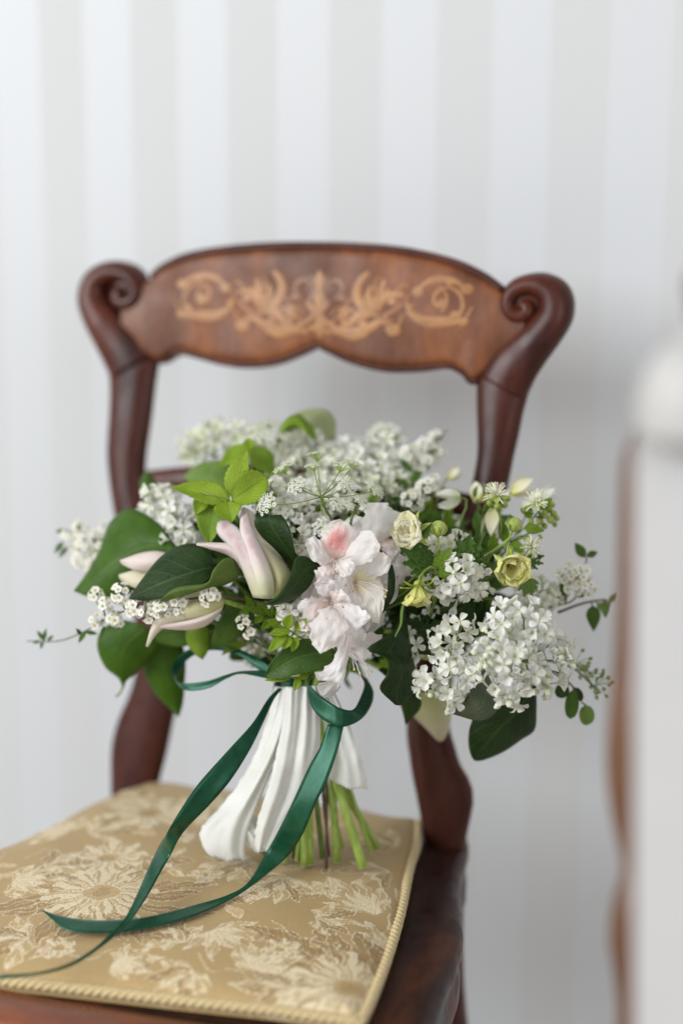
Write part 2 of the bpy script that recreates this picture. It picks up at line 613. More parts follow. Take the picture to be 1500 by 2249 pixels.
qw = Matrix((wt, -wn, Vector((0, 0, 1)))).transposed().to_quaternion()
mb = MB()
box(mb, (-2.6, 0, 0), (2.6, 0.08, 2.7))
o = frame_mesh('wall', mb, M['wallpaper'], qw, (wc.x, wc.y, 0))
o['kind'] = 'structure'
n = NT('white_skirting_paint')
n.setp(Base_Color=n.mix(n.noise(n.obj(), 20), (0.62, 0.63, 0.64), (0.66, 0.67, 0.68)), Roughness=0.4)
M['skirt'] = n.m
mb = MB()
pr = [(0, 0), (-0.014, 0), (-0.014, 0.044), (-0.009, 0.052), (-0.005, 0.057), (0, 0.059)]
vs = [(x, y, z) for x in (-2.6, 2.6) for (y, z) in pr]
k = len(pr)
mb.add(vs, [(i, (i + 1) % k, (i + 1) % k + k, i + k) for i in range(k)])
o = frame_mesh('skirting', mb, M['skirt'], qw, Vector((wc.x, wc.y, 0.003)) + wn * 0.003)
o['kind'] = 'structure'
n = NT('pale_carpet')
nz = n.noise(n.obj(), 400, 3)
n.setp(Base_Color=n.mix(nz, (0.48, 0.44, 0.39), (0.62, 0.57, 0.51)), Roughness=0.95)
n.bump(nz, 0.5, 0.004)
M['carpet'] = n.m
mb = MB()
mb.add([(-5, -5, 0), (5, -5, 0), (5, 5, 0), (-5, 5, 0)], [(0, 1, 2, 3)])
o = link('floor', mb.mesh('floor', M['carpet'], False))
o['kind'] = 'structure'

# ------------------------------------------------------------------ chair
chair = thing('chair', (0, 0, 0), 'antique mahogany side chair with scrolled back and inlaid crest rail', 'chair')
YB = lambda z: SLOPE * (z - 0.46)


def band(mb, path, hw, th, yoff=0.0, sides=18, power=2.15, mi=0):
    """sweep a rounded band along a path in the plane of the chair back. path: (x,z) list"""
    n_ = len(path)
    vs, uv = [], []
    for i in range(n_):
        a, b = path[max(0, i - 1)], path[min(n_ - 1, i + 1)]
        t = Vector((b[0] - a[0], b[1] - a[1]))
        t.normalize()
        nx, nz_ = t.y, -t.x
        for k in range(sides):
            an = 2 * math.pi * k / sides
            ca, sa = math.cos(an), math.sin(an)
            ex = math.copysign(abs(ca) ** (2 / power), ca) * hw[i]
            ey = math.copysign(abs(sa) ** (2 / power), sa) * th[i] if hasattr(th, '__len__') else math.copysign(abs(sa) ** (2 / power), sa) * th
            x, z = path[i][0] + nx * ex, path[i][1] + nz_ * ex
            vs.append((x, YB(z) + ey + yoff, z))
            uv.append((k / sides, i / (n_ - 1)))
    fs = []
    for i in range(n_ - 1):
        for k in range(sides):
            a, b = i * sides + k, i * sides + (k + 1) % sides
            fs.append((a, b, b + sides, a + sides))
    fs.append(tuple(range(sides - 1, -1, -1)))
    fs.append(tuple((n_ - 1) * sides + k for k in range(sides)))
    mb.add(vs, fs, uv, mi)


def rows(lst):
    out = []
    for (y, xl, xr) in lst:
        a, b = onback(xl, y), onback(xr, y)
        out.append(((a.x + b.x) / 2, (a.z + b.z) / 2, abs(b.x - a.x) / 2))
    return out


left_rows = rows([(790, 236, 352), (808, 240, 348), (850, 244, 341), (900, 243, 335), (950, 240, 328), (1000, 238, 321), (1050, 243, 319), (1100, 250, 325),
                  (1200, 268, 345), (1300, 288, 368), (1400, 303, 388), (1460, 302, 396), (1500, 296, 396), (1550, 281, 386), (1600, 259, 376), (1650, 246, 365), (1700, 245, 352), (1750, 246, 336), (1800, 250, 330)])
right_rows = rows([(830, 1046, 1172), (848, 1045, 1164), (900, 1046, 1150), (950, 1048, 1140), (1000, 1048, 1128), (1050, 1040, 1118), (1100, 1028, 1106),
                   (1200, 996, 1078), (1300, 958, 1046), (1400, 925, 1012), (1500, 902, 992), (1600, 893, 988), (1650, 898, 1000), (1700, 905, 1016), (1745, 914, 1040), (1790, 922, 1034), (1830, 930, 1026), (1870, 940, 1022)])
# scroll path measured on the left volute, mirrored for the right
sc_px = [(294, 806, 53), (276, 768, 53), (250, 730, 46), (225, 694, 38), (210, 655, 34), (216, 620, 30), (240, 600, 25), (268, 596, 22), (295, 606, 21), (309, 626, 19), (310, 648, 17), (297, 662, 19), (279, 663, 20), (268, 652, 19), (271, 642, 17), (280, 641, 15)]
sc_l = [(onback(x, y).x, onback(x, y).z, w_ * 0.000485) for x, y, w_ in sc_px]
sc_rpx = [(1105, 846, 56), (1128, 806, 55), (1160, 768, 48), (1196, 728, 42), (1222, 688, 38), (1220, 650, 35), (1196, 628, 28), (1166, 624, 23), (1138, 634, 22), (1122, 656, 20), (1124, 680, 18), (1139, 692, 20), (1156, 690, 21), (1164, 679, 19), (1160, 670, 17), (1151, 671, 15)]
sc_r = [(onback(x, y).x, onback(x, y).z, w_ * 0.000435) for x, y, w_ in sc_rpx]
for rr, scp in ((left_rows, sc_l), (right_rows, sc_r)):
    c3 = spline([(x, z, h) for x, z, h in rr], 60)
    mb = MB()
    band(mb, [(p.x, p.y) for p in c3], [p.z for p in c3], 0.0125)
    po = part('back_post', mb, M['wood'], chair)
    c3 = spline([(x, z, h) for x, z, h in scp], 90)
    th = [0.014 + 0.004 * min(1, i / 25) - 0.004 * max(0, (i - 55) / 35) for i in range(90)]
    mb = MB()
    band(mb, [(p.x, p.y) for p in c3], [p.z for p in c3], th, -0.002, power=2.2)
    e = mb.v[-1]
    ex, ez = sum(p[0] for p in scp[8:]) / len(scp[8:]), sum(p[1] for p in scp[8:]) / len(scp[8:])
    mb.ball((ex + (-0.004 if ex < 0 else 0.004), YB(ez) + 0.003, ez), 0.0235, 24, 10, 0, (0, 1, 0), 0.5)
    subpart('scroll', mb, M['wood'], po)

# crest rail
top_px = [(300, 640), (345, 605), (365, 588), (420, 563), (500, 549), (600, 541), (700, 540), (800, 543), (900, 553), (1000, 577), (1060, 604), (1100, 632), (1150, 672)]
bot_px = [(300, 760), (345, 790), (368, 789), (400, 772), (440, 780), (500, 796), (560, 801), (620, 791), (680, 766), (702, 757), (724, 767), (780, 792), (850, 809), (920, 809), (985, 802), (1020, 816), (1048, 836), (1110, 770)]
tp = [onback(*p) for p in top_px]
bp = [onback(*p) for p in bot_px]
txs, tzs = [p.x for p in tp], [p.z for p in tp]
bxs, bzs = [p.x for p in bp], [p.z for p in bp]
sp_t = spline([(a, b, 0) for a, b in zip(txs, tzs)], 240)
sp_b = spline([(a, b, 0) for a, b in zip(bxs, bzs)], 240)
RX0, RX1 = -0.205, 0.214
rail_top = lambda x: float(np.interp(x, [p.x for p in sp_t], [p.y for p in sp_t]))
rail_bot = lambda x: float(np.interp(x, [p.x for p in sp_b], [p.y for p in sp_b]))


def rail_y(x, z):
    t_, b_ = rail_top(x), rail_bot(x)
    s = (z - b_) / max(1e-4, t_ - b_)
    e = min(s, 1 - s)
    return YB(z) - 0.010 - 0.003 * math.sin(math.pi * min(1, max(0, s))) + 0.006 * (max(0.0, 1 - e / 0.06)) ** 2


mb = MB()


def rf(u, v):
    x = RX0 + (RX1 - RX0) * u
    t_, b_ = rail_top(x), rail_bot(x)
    z = b_ + (t_ - b_) * v
    return Vector((x, rail_y(x, z), z))


mb.grid(rf, 120, 26)


def rb(u, v):
    x = RX0 + (RX1 - RX0) * u
    t_, b_ = rail_top(x), rail_bot(x)
    z = b_ + (t_ - b_) * v
    return Vector((x, YB(z) + 0.012, z))


mb.grid(lambda u, v: rb(1 - u, v), 120, 4)


def edge(top):
    def fn(u, v):
        a, b = rf(u, 1.0 if top else 0.0), rb(u, 1.0 if top else 0.0)
        return a.lerp(b, v) + Vector((0, 0, (0.003 if top else -0.004) * math.sin(math.pi * v)))
    return fn


mb.grid(edge(True), 120, 4)
mb.grid(lambda u, v: edge(False)(1 - u, v), 120, 4)
rail = part('crest_rail', mb, M['wood_rail'], chair)
for pts, rad, nm in ((sp_t[14:-12], 0.0042, 'bead'), (sp_b[28:-18], 0.0032, 'bead')):
    mb = MB()
    pth = [Vector((p.x, YB(p.y) - 0.0065, p.y - (0.0012 if pts is sp_t[14:-12] else 0))) for p in pts[::2]]
    mb.tube(pth, rad, 8)
    subpart(nm, mb, M['wood'], rail)


def inlay(ptsw, mat='inlay', mirror=True):
    pw = [(350 + x / 2.055, 560 + y / 2.055, w_ * 0.8 / 2.055) for x, y, w_ in ptsw]
    cen = onback(701, 650, -0.011).x
    q = []
    for x, y, w_ in pw:
        p = onback(x, y, -0.013)
        q.append((p.x - cen, p.z, w_ * 0.00044))
    for sgn in ((1, -1) if mirror else (1,)):
        nn = max(8, len(q) * 5) if len(q) > 1 else 0
        cc = spline(q, nn)
        mb = MB()
        vs, uv, fs = [], [], []
        for i, p in enumerate(cc):
            a, b = cc[max(0, i - 1)], cc[min(nn - 1, i + 1)]
            t = Vector((b.x - a.x, b.y - a.y))
            t.normalize()
            for s_ in (-1, -0.4, 0.4, 1):
                x = (p.x + t.y * s_ * max(0.0004, p.z)) * sgn + cen
                z = p.y - t.x * s_ * max(0.0004, p.z)
                vs.append((x, rail_y(x, z) - (0.0003 if abs(s_) < 0.9 else 0.00015), z))
                uv.append(((s_ + 1) / 2, i / nn))
        for i in range(nn - 1):
            for k in range(3):
                a = i * 4 + k
                fs.append((a, a + 1, a + 5, a + 4) if sgn > 0 else (a + 4, a + 5, a + 1, a))
        mb.add(vs, fs, uv)
        subpart('inlay', mb, M[mat], rail)


def dot(x, y, r, mat='inlay', mirror=True):
    inlay([(x - r, y, 2), (x - r * .6, y, r * .8), (x, y, r), (x + r * .6, y, r * .8), (x + r, y, 2)], mat, mirror)


for d in [(105, 130, 26), (98, 265, 20), (298, 148, 24), (375, 318, 32), (190, 195, 24), (585, 262, 20), (175, 105, 16)]:
    dot(*d)
inlay([(95, 140, 6), (150, 102, 14), (215, 92, 18), (270, 112, 12), (310, 165, 6)])
inlay([(105, 265, 12), (170, 278, 16), (240, 280, 20), (300, 255, 16), (335, 205, 7), (330, 160, 4)])
inlay([(120, 255, 4), (110, 200, 9), (130, 150, 9), (180, 125, 7), (222, 150, 8), (225, 190, 10), (200, 212, 9)])
inlay([(352, 165, 8), (400, 165, 16), (445, 185, 22), (480, 225, 22), (470, 262, 10)])
inlay([(515, 72, 12), (548, 120, 22), (548, 175, 26), (515, 225, 26), (465, 255, 14), (430, 262, 5)])
inlay([(440, 105, 12), (448, 150, 16), (440, 190, 12)])
inlay([(380, 305, 6), (430, 285, 16), (480, 318, 24), (545, 342, 30), (610, 335, 22), (665, 300, 9)])
inlay([(355, 205, 6), (390, 240, 10), (420, 262, 8), (380, 285, 5)])
inlay([(545, 245, 8), (590, 238, 12), (612, 265, 10), (590, 292, 10), (560, 290, 4)])
inlay([(640, 325, 4), (680, 290, 14), (712, 255, 12), (720, 225, 6)])
inlay([(640, 200, 10), (612, 150, 12), (640, 112, 12), (680, 125, 8), (672, 160, 8)], 'inlay_faint')
inlay([(660, 235, 8), (690, 190, 14), (700, 140, 8)], 'inlay_faint')
inlay([(722, 70, 6), (722, 110, 26), (722, 150, 18), (722, 200, 30), (722, 240, 14), (722, 290, 26), (722, 335, 32), (722, 372, 8)], 'inlay', False)

for d in [(130, 240, 22), (320, 215, 16), (455, 300, 20), (505, 300, 20), (655, 345, 16), (395, 195, 20), (248, 100, 18), (690, 330, 18), (610, 190, 14)]:
    dot(*d)
inlay([(140, 255, 8), (200, 268, 22), (260, 268, 22), (315, 235, 10)])
inlay([(455, 215, 10), (490, 250, 24), (530, 265, 26), (560, 300, 20), (600, 315, 14)])
inlay([(425, 140, 6), (420, 165, 16), (440, 200, 20), (450, 240, 14)])
inlay([(495, 130, 8), (500, 170, 18), (490, 210, 20)])
inlay([(640, 350, 6), (600, 345, 14), (540, 360, 18), (480, 345, 8)])
inlay([(690, 90, 6), (700, 130, 14), (712, 175, 10)], 'inlay_faint')
inlay([(70, 200, 3), (85, 235, 6), (95, 270, 5), (110, 295, 3)])
inlay([(330, 240, 3), (350, 270, 6), (355, 300, 7), (375, 330, 4)])
inlay([(335, 130, 3), (355, 120, 6), (375, 140, 6), (395, 150, 4)])
inlay([(470, 90, 3), (478, 130, 7), (470, 170, 8), (480, 200, 5)])
inlay([(560, 180, 3), (580, 205, 6), (600, 230, 6), (630, 240, 4), (650, 270, 5)])
inlay([(620, 275, 4), (640, 300, 7), (670, 310, 5)])
inlay([(210, 120, 3), (180, 160, 6), (175, 200, 7), (190, 235, 5)])
inlay([(520, 280, 3), (550, 300, 8), (590, 290, 8), (620, 270, 4)])
inlay([(665, 205, 6), (690, 240, 18), (705, 265, 10)])
# mid cross rail
mb = MB()
zr = onback(370, 1048).z
pth = [(-0.172 + 0.344 * i / 20, zr - 0.006 + 0.012 * math.sin(math.pi * i / 20)) for i in range(21)]
band(mb, pth, [0.0105 + 0.006 * math.sin(math.pi * i / 20) for i in range(21)], 0.009, 0.0)
part('cross_rail', mb, M['wood'], chair)

# seat frame
fr_r = [(1030, 1850), (1012, 1900), (1008, 1950), (1013, 2005), (1017, 2050), (1002, 2100), (977, 2160), (940, 2255)]
zf = 0.448
R_ = [Vector((0.182, 0.035, zf))] + [onz(x, y, zf) for x, y in fr_r] + [Vector((0.250, -0.358, zf)), Vector((0.222, -0.402, zf)), Vector((0.150, -0.4130, zf))]
L_ = [Vector((-0.150, 0.030, zf)), Vector((-0.168, -0.04, zf)), Vector((-0.182, -0.105, zf)), Vector((-0.200, -0.191, zf)), Vector((-0.216, -0.27, zf)), Vector((-0.228, -0.35, zf)), Vector((-0.215, -0.405, zf)), Vector((-0.150, -0.430, zf))]
ol = spline(R_, 70) + spline([R_[-1], Vector((0.06, -0.426, zf)), Vector((-0.04, -0.436, zf)), L_[-1]], 24)[1:-1] + spline(L_[::-1], 60)
cen = Vector((0.01, -0.19, zf))
mb = MB()
prof = [(0.30, 0.0), (0.90, 0.0), (0.965, -0.0006), (0.988, -0.003), (1.0, -0.008), (1.0, -0.016), (0.99, -0.022), (0.985, -0.030), (0.992, -0.040), (0.99, -0.058), (0.97, -0.062), (0.30, -0.062)]
nn = len(ol)


def ff(u, v):
    i = int(round(u * nn)) % nn
    j = int(round(v * (len(prof) - 1)))
    p = ol[i]
    d = p - cen
    off = (1 - prof[j][0])
    q = cen + d * (1 - off) if prof[j][0] < 0.5 else p - d.normalized() * (off * 0.22)
    return Vector((q.x, q.y, zf + prof[j][1]))


mb.grid(ff, nn, len(prof) - 1, 0, True)
part('seat_frame', mb, M['wood_seat'], chair)
# front rail face, its lit red put into the colour, butted in front of the frame
mb = MB()
fpts = spline([Vector((0.205, -0.392, 0)), Vector((0.10, -0.403, 0)), Vector((0.0, -0.413, 0)), Vector((-0.10, -0.417, 0)), Vector((-0.20, -0.410, 0))], 40)


def frf(u, v):
    p = fpts[int(round(u * 39))]
    a = 2 * math.pi * v
    return Vector((p.x, p.y + 0.010 - 0.026 * math.copysign(abs(math.cos(a)) ** .6, math.cos(a)), zf - 0.031 + 0.0365 * math.copysign(abs(math.sin(a)) ** .35, math.sin(a))))


mb.grid(frf, 39, 16)
part('front_rail', mb, M['wood_front'], chair)
for sx, x0, y0, xa, ya in ((1, 0.212, -0.355, 0.222, -0.385), (-1, -0.19, -0.36, -0.205, -0.39)):
    mb = MB()
    mb.tube([Vector((x0, y0, 0.385)), Vector((x0 + 0.002 * sx, y0 - 0.006, 0.33)), Vector((x0, y0 - 0.004, 0.22)), Vector((x0, y0, 0.1)), Vector((xa, ya, 0.0))], [0.022, 0.026, 0.021, 0.016, 0.015], 12)
    part('front_leg', mb, M['wood'], chair)
for x0, dx in ((0.168, 0.01), (-0.155, -0.01)):
    mb = MB()
    mb.tube(spline([Vector((x0, 0.012, 0.43)), Vector((x0, 0.02, 0.3)), Vector((x0 + dx, 0.05, 0.14)), Vector((x0 + dx, 0.11, 0.0))], 14), 0.019, 10)
    part('back_leg', mb, M['wood'], chair)

# ------------------------------------------------------------------ cushion with woven pattern
cush_l = [(0.003, -0.1445), (-0.043, -0.1585), (-0.105, -0.172), (-0.191, -0.1895), (-0.27, -0.205), (-0.335, -0.214)]
cush_r = [(0.014, 0.139), (-0.037, 0.156), (-0.086, 0.166), (-0.172, 0.1875), (-0.2475, 0.2028), (-0.309, 0.2126), (-0.339, 0.216)]
fy_x = [-0.216, -0.16, -0.10, -0.042, 0.016, 0.0855, 0.152, 0.216]
fy_y = [-0.350, -0.383, -0.389, -0.385, -0.3735, -0.361, -0.348, -0.340]
ZC = 0.4595
NX, NY = 430, 380
uu, vv = np.meshgrid(np.linspace(0, 1, NX + 1), np.linspace(0, 1, NY + 1))


def sm_interp(v, lst):
    q = spline([(a, b, 0) for a, b in lst], 80)
    s = np.linspace(0, 1, 80)
    return np.interp(v, s, [p.y for p in q]), np.interp(v, s, [p.x for p in q])


xl, yl = sm_interp(vv, cush_l)
xr, yr = sm_interp(vv, cush_r)
X = xl + (xr - xl) * uu
Yb = -0.0 + (0.014 - 0.003) * uu + 0.003 + 0.006 * np.sin(np.pi * uu)
Yf = np.interp(X, fy_x, fy_y)
Ylin = yl + (yr - yl) * uu
# blend: straight rows at the sides, bowed front
Y = Ylin + (Yf - (yl[-1, 0] + (yr[-1, 0] - yl[-1, 0]) * uu)) * vv ** 3 + 0.006 * np.sin(np.pi * uu) * (1 - vv) ** 3
eu = np.minimum(uu, 1 - uu) * 0.36
ev = np.minimum(vv, 1 - vv) * 0.38
ed = np.minimum(eu, ev)
Z = ZC + 0.0075 * (1 - np.exp(-ed / 0.02)) + 0.006 * np.sin(np.pi * uu) * np.sin(np.pi * vv) - 0.006 * np.exp(-ed / 0.003)
Z += 0.0016 * np.sin(X * 95 + 3 * np.sin(Y * 30)) * np.exp(-ed / 0.025) * np.clip(ed / 0.006, 0, 1) - 0.004 * np.exp(-((X - 0.10) ** 2 + (Y + 0.09) ** 2) / 0.0022)
Z += 0.0012 * np.sin(X * 40 + Y * 23) * np.sin(Y * 31 - X * 11) * np.clip(ed / 0.03, 0, 1)

GOLD = np.array([0.455, 0.325, 0.152])
DARK = np.array([0.30, 0.186, 0.068])
PALE = np.array([0.83, 0.745, 0.54])
CREAM = np.array([0.62, 0.47, 0.25])
colr = np.zeros(X.shape + (3,)) + GOLD
rng = np.random.RandomState(5)
hf = np.sin(X * 3000 + Y * 1200) * 0.5 + 0.5
wob = 0.0012 * np.sin(X * 310 + 1.3 * np.sin(Y * 190)) + 0.0012 * np.sin(Y * 280 + 1.1 * np.sin(X * 230))
XW, YW = X + wob, Y + 0.8 * np.roll(wob, 17, axis=0)


def paint(mask, c, a=1.0):
    global colr
    mk = np.clip(mask, 0, 1)[..., None] * a
    colr = colr * (1 - mk) + np.array(c) * mk


def sstep(d, w_=0.0007):
    return np.clip(0.5 - d / w_, 0, 1)


DASH = 0.62 + 0.38 * np.sign(np.sin(X * 5200 + Y * 900) + 0.3)
DASH2 = np.sin(Y * 4200 + X * 1500 + 2 * np.sin(X * 300))


def wleaf(x0, y0, ang, L, W, lobes=4, fill=DARK, curve=0.0, hatch=False, fa=0.85):
    ca, sa = math.cos(ang), math.sin(ang)
    dx, dy = XW - x0, YW - y0
    s = (dx * ca + dy * sa) / L
    t = (-dx * sa + dy * ca) - curve * L * s * s
    ins = (s > 0) & (s < 1)
    sc_ = np.clip(s, 0, 1)
    wd = W * np.sin(np.pi * sc_ ** 0.8) * (0.5 + 0.5 * np.abs(np.sin(np.pi * (lobes * sc_ - 5 * np.abs(t) / max(W, .004) * 0.035))) ** 0.7)
    d = np.where(ins, np.abs(t) - wd, 1)
    fillm = sstep(d)
    if hatch:
        paint(fillm, CREAM, 0.35)
        ln_ = np.sin((s * lobes * 5 - np.abs(t) * 620)) > 0.15
        paint(fillm * ln_ * (DASH2 > -0.6), PALE, 0.8)
    else:
        paint(fillm * (DASH2 > -0.92), fill, fa)
        paint(sstep(d + W * 0.55) * 1.0, GOLD, 0.25)
    paint(sstep(np.abs(d) - 0.00055) * DASH, PALE, 0.9)
    paint(sstep(np.abs(t) - 0.00035) * ins * (s < .85) * DASH, PALE, 0.75)
    vein = np.abs(((s * lobes * 2 - np.abs(t) * 160) % 1) - 0.5)
    paint(sstep(d + 0.0012) * (vein < 0.05), PALE, 0.45)


def rosette(x0, y0, R, npet, rot=0.0, flat=1.0, fill=PALE, core=True, half=None):
    dx, dy = XW - x0, (YW - y0) / flat
    th = np.arctan2(dy, dx) + rot
    for ring, (f, np_, sh) in enumerate(((1.0, npet, 0.0), (0.74, npet - 1, 0.5))):
        rho = np.hypot(dx, dy)
        q = th / (2 * math.pi / np_) + sh
        k = np.floor(q)
        a = np.abs((q % 1) - 0.5) * 2
        Rk = R * f * (0.92 + 0.16 * np.abs(np.sin(k * 2.7 + ring)))
        rp = Rk * (0.50 + 0.50 * np.clip(1 - a ** 2.2, 0, 1) ** 0.6)
        d = rho - rp
        inner = sstep(d)
        if ring == 1:
            paint(inner, GOLD, 0.8)
        else:
            paint(inner, DARK, 0.35)
        fil = np.sin((a * 9) + 0.0 * rho) + 0.35 * np.sin(rho * 2600)
        paint(inner * (fil > -0.15) * (rho > R * .2), fill, 0.82)
        paint(inner * (DASH2 > 0.75), CREAM, 0.8)
        paint(sstep(np.abs(d) - 0.0005) * DASH, PALE, 0.95)
        paint(((a > 0.90) & (rho < rp) & (rho > R * .22)) * 1.0, DARK, 0.55)
    rho = np.hypot(dx, dy)
    if core:
        d2 = rho - R * 0.30
        paint(sstep(d2), GOLD, 0.9)
        paint(sstep(d2) * (np.sin(th * 22 + 3 * np.sin(rho * 900)) > 0.1), CREAM, 0.8)
        paint(sstep(d2 + R * .13) * (np.sin(X * 3300) * np.sin(Y * 3300) > 0), DARK, 0.8)
        paint(sstep(np.abs(d2) - 0.0005) * DASH, PALE)


def tendril(pts, w_=0.00045):
    q = spline([Vector((*sp_(*p), 0)) for p in pts], 60)
    dm = np.full(X.shape, 1.0)
    for p in q:
        dm = np.minimum(dm, np.hypot(XW - p.x, YW - p.y))
    paint(sstep(dm - w_ * 1.6) * DASH, PALE, 0.9)


def sp_(px, py):
    q = onz(px, py, ZC + 0.008)
    return q.x, q.y


def spray(px, py, ang, L, W, nl=5, spread=1.3, fill=DARK, lobes=2):
    x0, y0 = sp_(px, py)
    for i in range(nl):
        a = ang + spread * (i / (nl - 1) - 0.5) * 2 if nl > 1 else ang
        wleaf(x0, y0, a, L * (1 - 0.35 * abs(i / (nl - 1) - 0.5) * 2), W, lobes, fill, 0.15 * (i / (nl - 1) - 0.5), hatch=(i % 2 == 0) or fill is CREAM)


x0, y0 = sp_(225, 1972)
for i in range(15):
    a = 2 * math.pi * i / 15 + 0.2
    r_ = 0.044
    wleaf(x0 + r_ * 0.7 * math.cos(a), y0 + r_ * 0.7 * math.sin(a), a + 0.15, 0.052 + 0.01 * (i % 3), 0.0095, 1 + i % 2, DARK, 0.25 * (-1) ** i)
rosette(x0, y0, 0.047, 12, 0.3)
x0, y0 = sp_(770, 2160)
for a in (1.6, 2.05, 2.5, 2.95, 3.4, 3.9, 4.5):
    wleaf(x0 + 0.02 * math.cos(a), y0 + 0.02 * math.sin(a), a, 0.062, 0.010, 1, DARK, 0.1)
rosette(x0, y0, 0.046, 11, 0.1, core=True)
x0, y0 = sp_(240, 1893)
rosette(x0, y0, 0.034, 9, 0.5)
x0, y0 = sp_(330, 1790)
rosette(x0, y0, 0.04, 9, 0.1)
spray(640, 1935, -1.75, 0.062, 0.0085, 7, 1.0)
spray(560, 1905, -2.3, 0.055, 0.0085, 6, 1.0)
spray(470, 2050, -0.5, 0.055, 0.008, 5, 1.2, CREAM)
spray(400, 2075, 2.6, 0.045, 0.008, 5, 1.0)
spray(420, 2130, -1.9, 0.042, 0.009, 5, 1.2)
spray(830, 1995, 2.6, 0.07, 0.008, 5, 0.7, CREAM)
spray(850, 1905, -2.2, 0.055, 0.007, 4, 0.8)
spray(100, 1905, 0.2, 0.05, 0.008, 6, 1.5)
spray(60, 2060, -2.6, 0.06, 0.009, 5, 1.2)
spray(150, 1830, 2.9, 0.06, 0.009, 5, 1.2, CREAM)
spray(420, 1800, 1.2, 0.07, 0.009, 6, 1.6, CREAM)
spray(520, 1850, 2.4, 0.05, 0.008, 5, 1.2)
spray(590, 2195, 0.6, 0.05, 0.006, 4, 0.9, CREAM)
x0, y0 = sp_(705, 2105)
wleaf(x0, y0, 2.75, 0.078, 0.017, 5, DARK, 0.1)
wleaf(x0 + .004, y0 + .012, 2.2, 0.05, 0.012, 4, DARK, -0.1)
x0, y0 = sp_(838, 2125)
wleaf(x0, y0, 2.25, 0.062, 0.013, 5, DARK, 0.0)
wleaf(x0 + .004, y0 + .018, 1.95, 0.04, 0.011, 4, DARK, 0.2)
x0, y0 = sp_(500, 1990)
wleaf(x0, y0, 0.9, 0.05, 0.012, 4, DARK, 0.1)
x0, y0 = sp_(320, 2130)
wleaf(x0, y0, 2.4, 0.045, 0.012, 4, DARK, 0.1)
tendril([(430, 2100), (470, 2130), (520, 2125), (560, 2150), (620, 2140), (680, 2150)])
tendril([(600, 2030), (650, 2060), (720, 2070), (790, 2110)])
tendril([(60, 1890), (110, 1870), (150, 1895), (130, 1915)])
tendril([(20, 1960), (80, 1990), (60, 2030), (10, 2040)])
tendril([(820, 1920), (850, 1960), (862, 2020)])
tendril([(390, 1760), (450, 1780), (520, 1770)])
tendril([(60, 2100), (140, 2090), (200, 2100), (260, 2080)])
spray(690, 2020, 0.3, 0.045, 0.007, 5, 1.0)
spray(560, 2130, 1.2, 0.05, 0.008, 6, 1.3, CREAM)
spray(330, 1900, -0.4, 0.05, 0.008, 5, 1.2)
spray(200, 1830, 0.8, 0.055, 0.008, 5, 1.1)
spray(480, 1770, -0.6, 0.05, 0.008, 5, 1.2)
spray(300, 1760, 2.4, 0.05, 0.009, 5, 1.0)
spray(870, 1850, 2.9, 0.05, 0.007, 4, 0.8)
spray(650, 2160, -2.8, 0.05, 0.007, 5, 1.0)
spray(30, 1940, 0.4, 0.05, 0.009, 5, 1.2, CREAM)
spray(250, 2110, 0.5, 0.04, 0.007, 5, 1.0, CREAM)
spray(860, 2060, 2.2, 0.045, 0.006, 4, 0.8, CREAM)
for q_ in ((560, 1975), (455, 1935), (720, 1955), (620, 2085), (130, 2080), (400, 1850)):
    x0, y0 = sp_(*q_)
    rosette(x0, y0, 0.014, 7, 0.4)
for _ in range(40):
    wleaf(rng.uniform(-.2, .2), rng.uniform(-.38, 0), rng.uniform(0, 6.28), rng.uniform(.018, .03), 0.005, 2, DARK if rng.rand() < .6 else CREAM, 0.2)
colr *= (0.96 + 0.08 * rng.rand(*X.shape))[..., None]
Z += (colr.mean(axis=2) - 0.28) * 0.0009

me = bpy.data.meshes.new('seat_cushion')
nv_ = (NX + 1) * (NY + 1)
idx = np.arange(nv_).reshape(NY + 1, NX + 1)
quads = np.stack([idx[:-1, :-1], idx[1:, :-1], idx[1:, 1:], idx[:-1, 1:]], axis=-1).reshape(-1, 4)
bot = np.stack([X.ravel(), Y.ravel(), np.full(nv_, ZC - 0.0105)], axis=1)
ring = np.concatenate([idx[0, :-1], idx[:-1, -1], idx[-1, :0:-1], idx[:0:-1, 0]])
vtx = np.concatenate([np.stack([X.ravel(), Y.ravel(), Z.ravel()], axis=1), np.stack([X.ravel()[ring], Y.ravel()[ring], np.full(len(ring), ZC - 0.0105)], axis=1)])
b0 = nv_
k = len(ring)
side = np.array([(ring[i], ring[(i + 1) % k], b0 + (i + 1) % k, b0 + i) for i in range(k)])
allq = np.concatenate([quads, side])
me.from_pydata([], [], [])
me.vertices.add(len(vtx))
me.vertices.foreach_set('co', vtx.astype(np.float32).ravel())
me.loops.add(len(allq) * 4)
me.loops.foreach_set('vertex_index', allq.ravel().astype(np.int32))
me.polygons.add(len(allq))
me.polygons.foreach_set('loop_start', np.arange(0, len(allq) * 4, 4, dtype=np.int32))
me.polygons.foreach_set('use_smooth', np.ones(len(allq), dtype=bool))
me.update(calc_edges=True)
ca_ = me.attributes.new('weave', 'FLOAT_COLOR', 'POINT')
cc = np.ones((len(vtx), 4), dtype=np.float32)
cc[:nv_, :3] = colr.reshape(-1, 3)
cc[nv_:, :3] = GOLD
ca_.data.foreach_set('color', cc.ravel())
me.materials.append(M['brocade'])
cush = link('seat_cushion', me)
tag(cush, 'thin gold floral brocade seat pad edged with twisted cord on the chair', 'cushion')
cush["_o"] = (0, 0, 0)
ROOTS.append(cush)
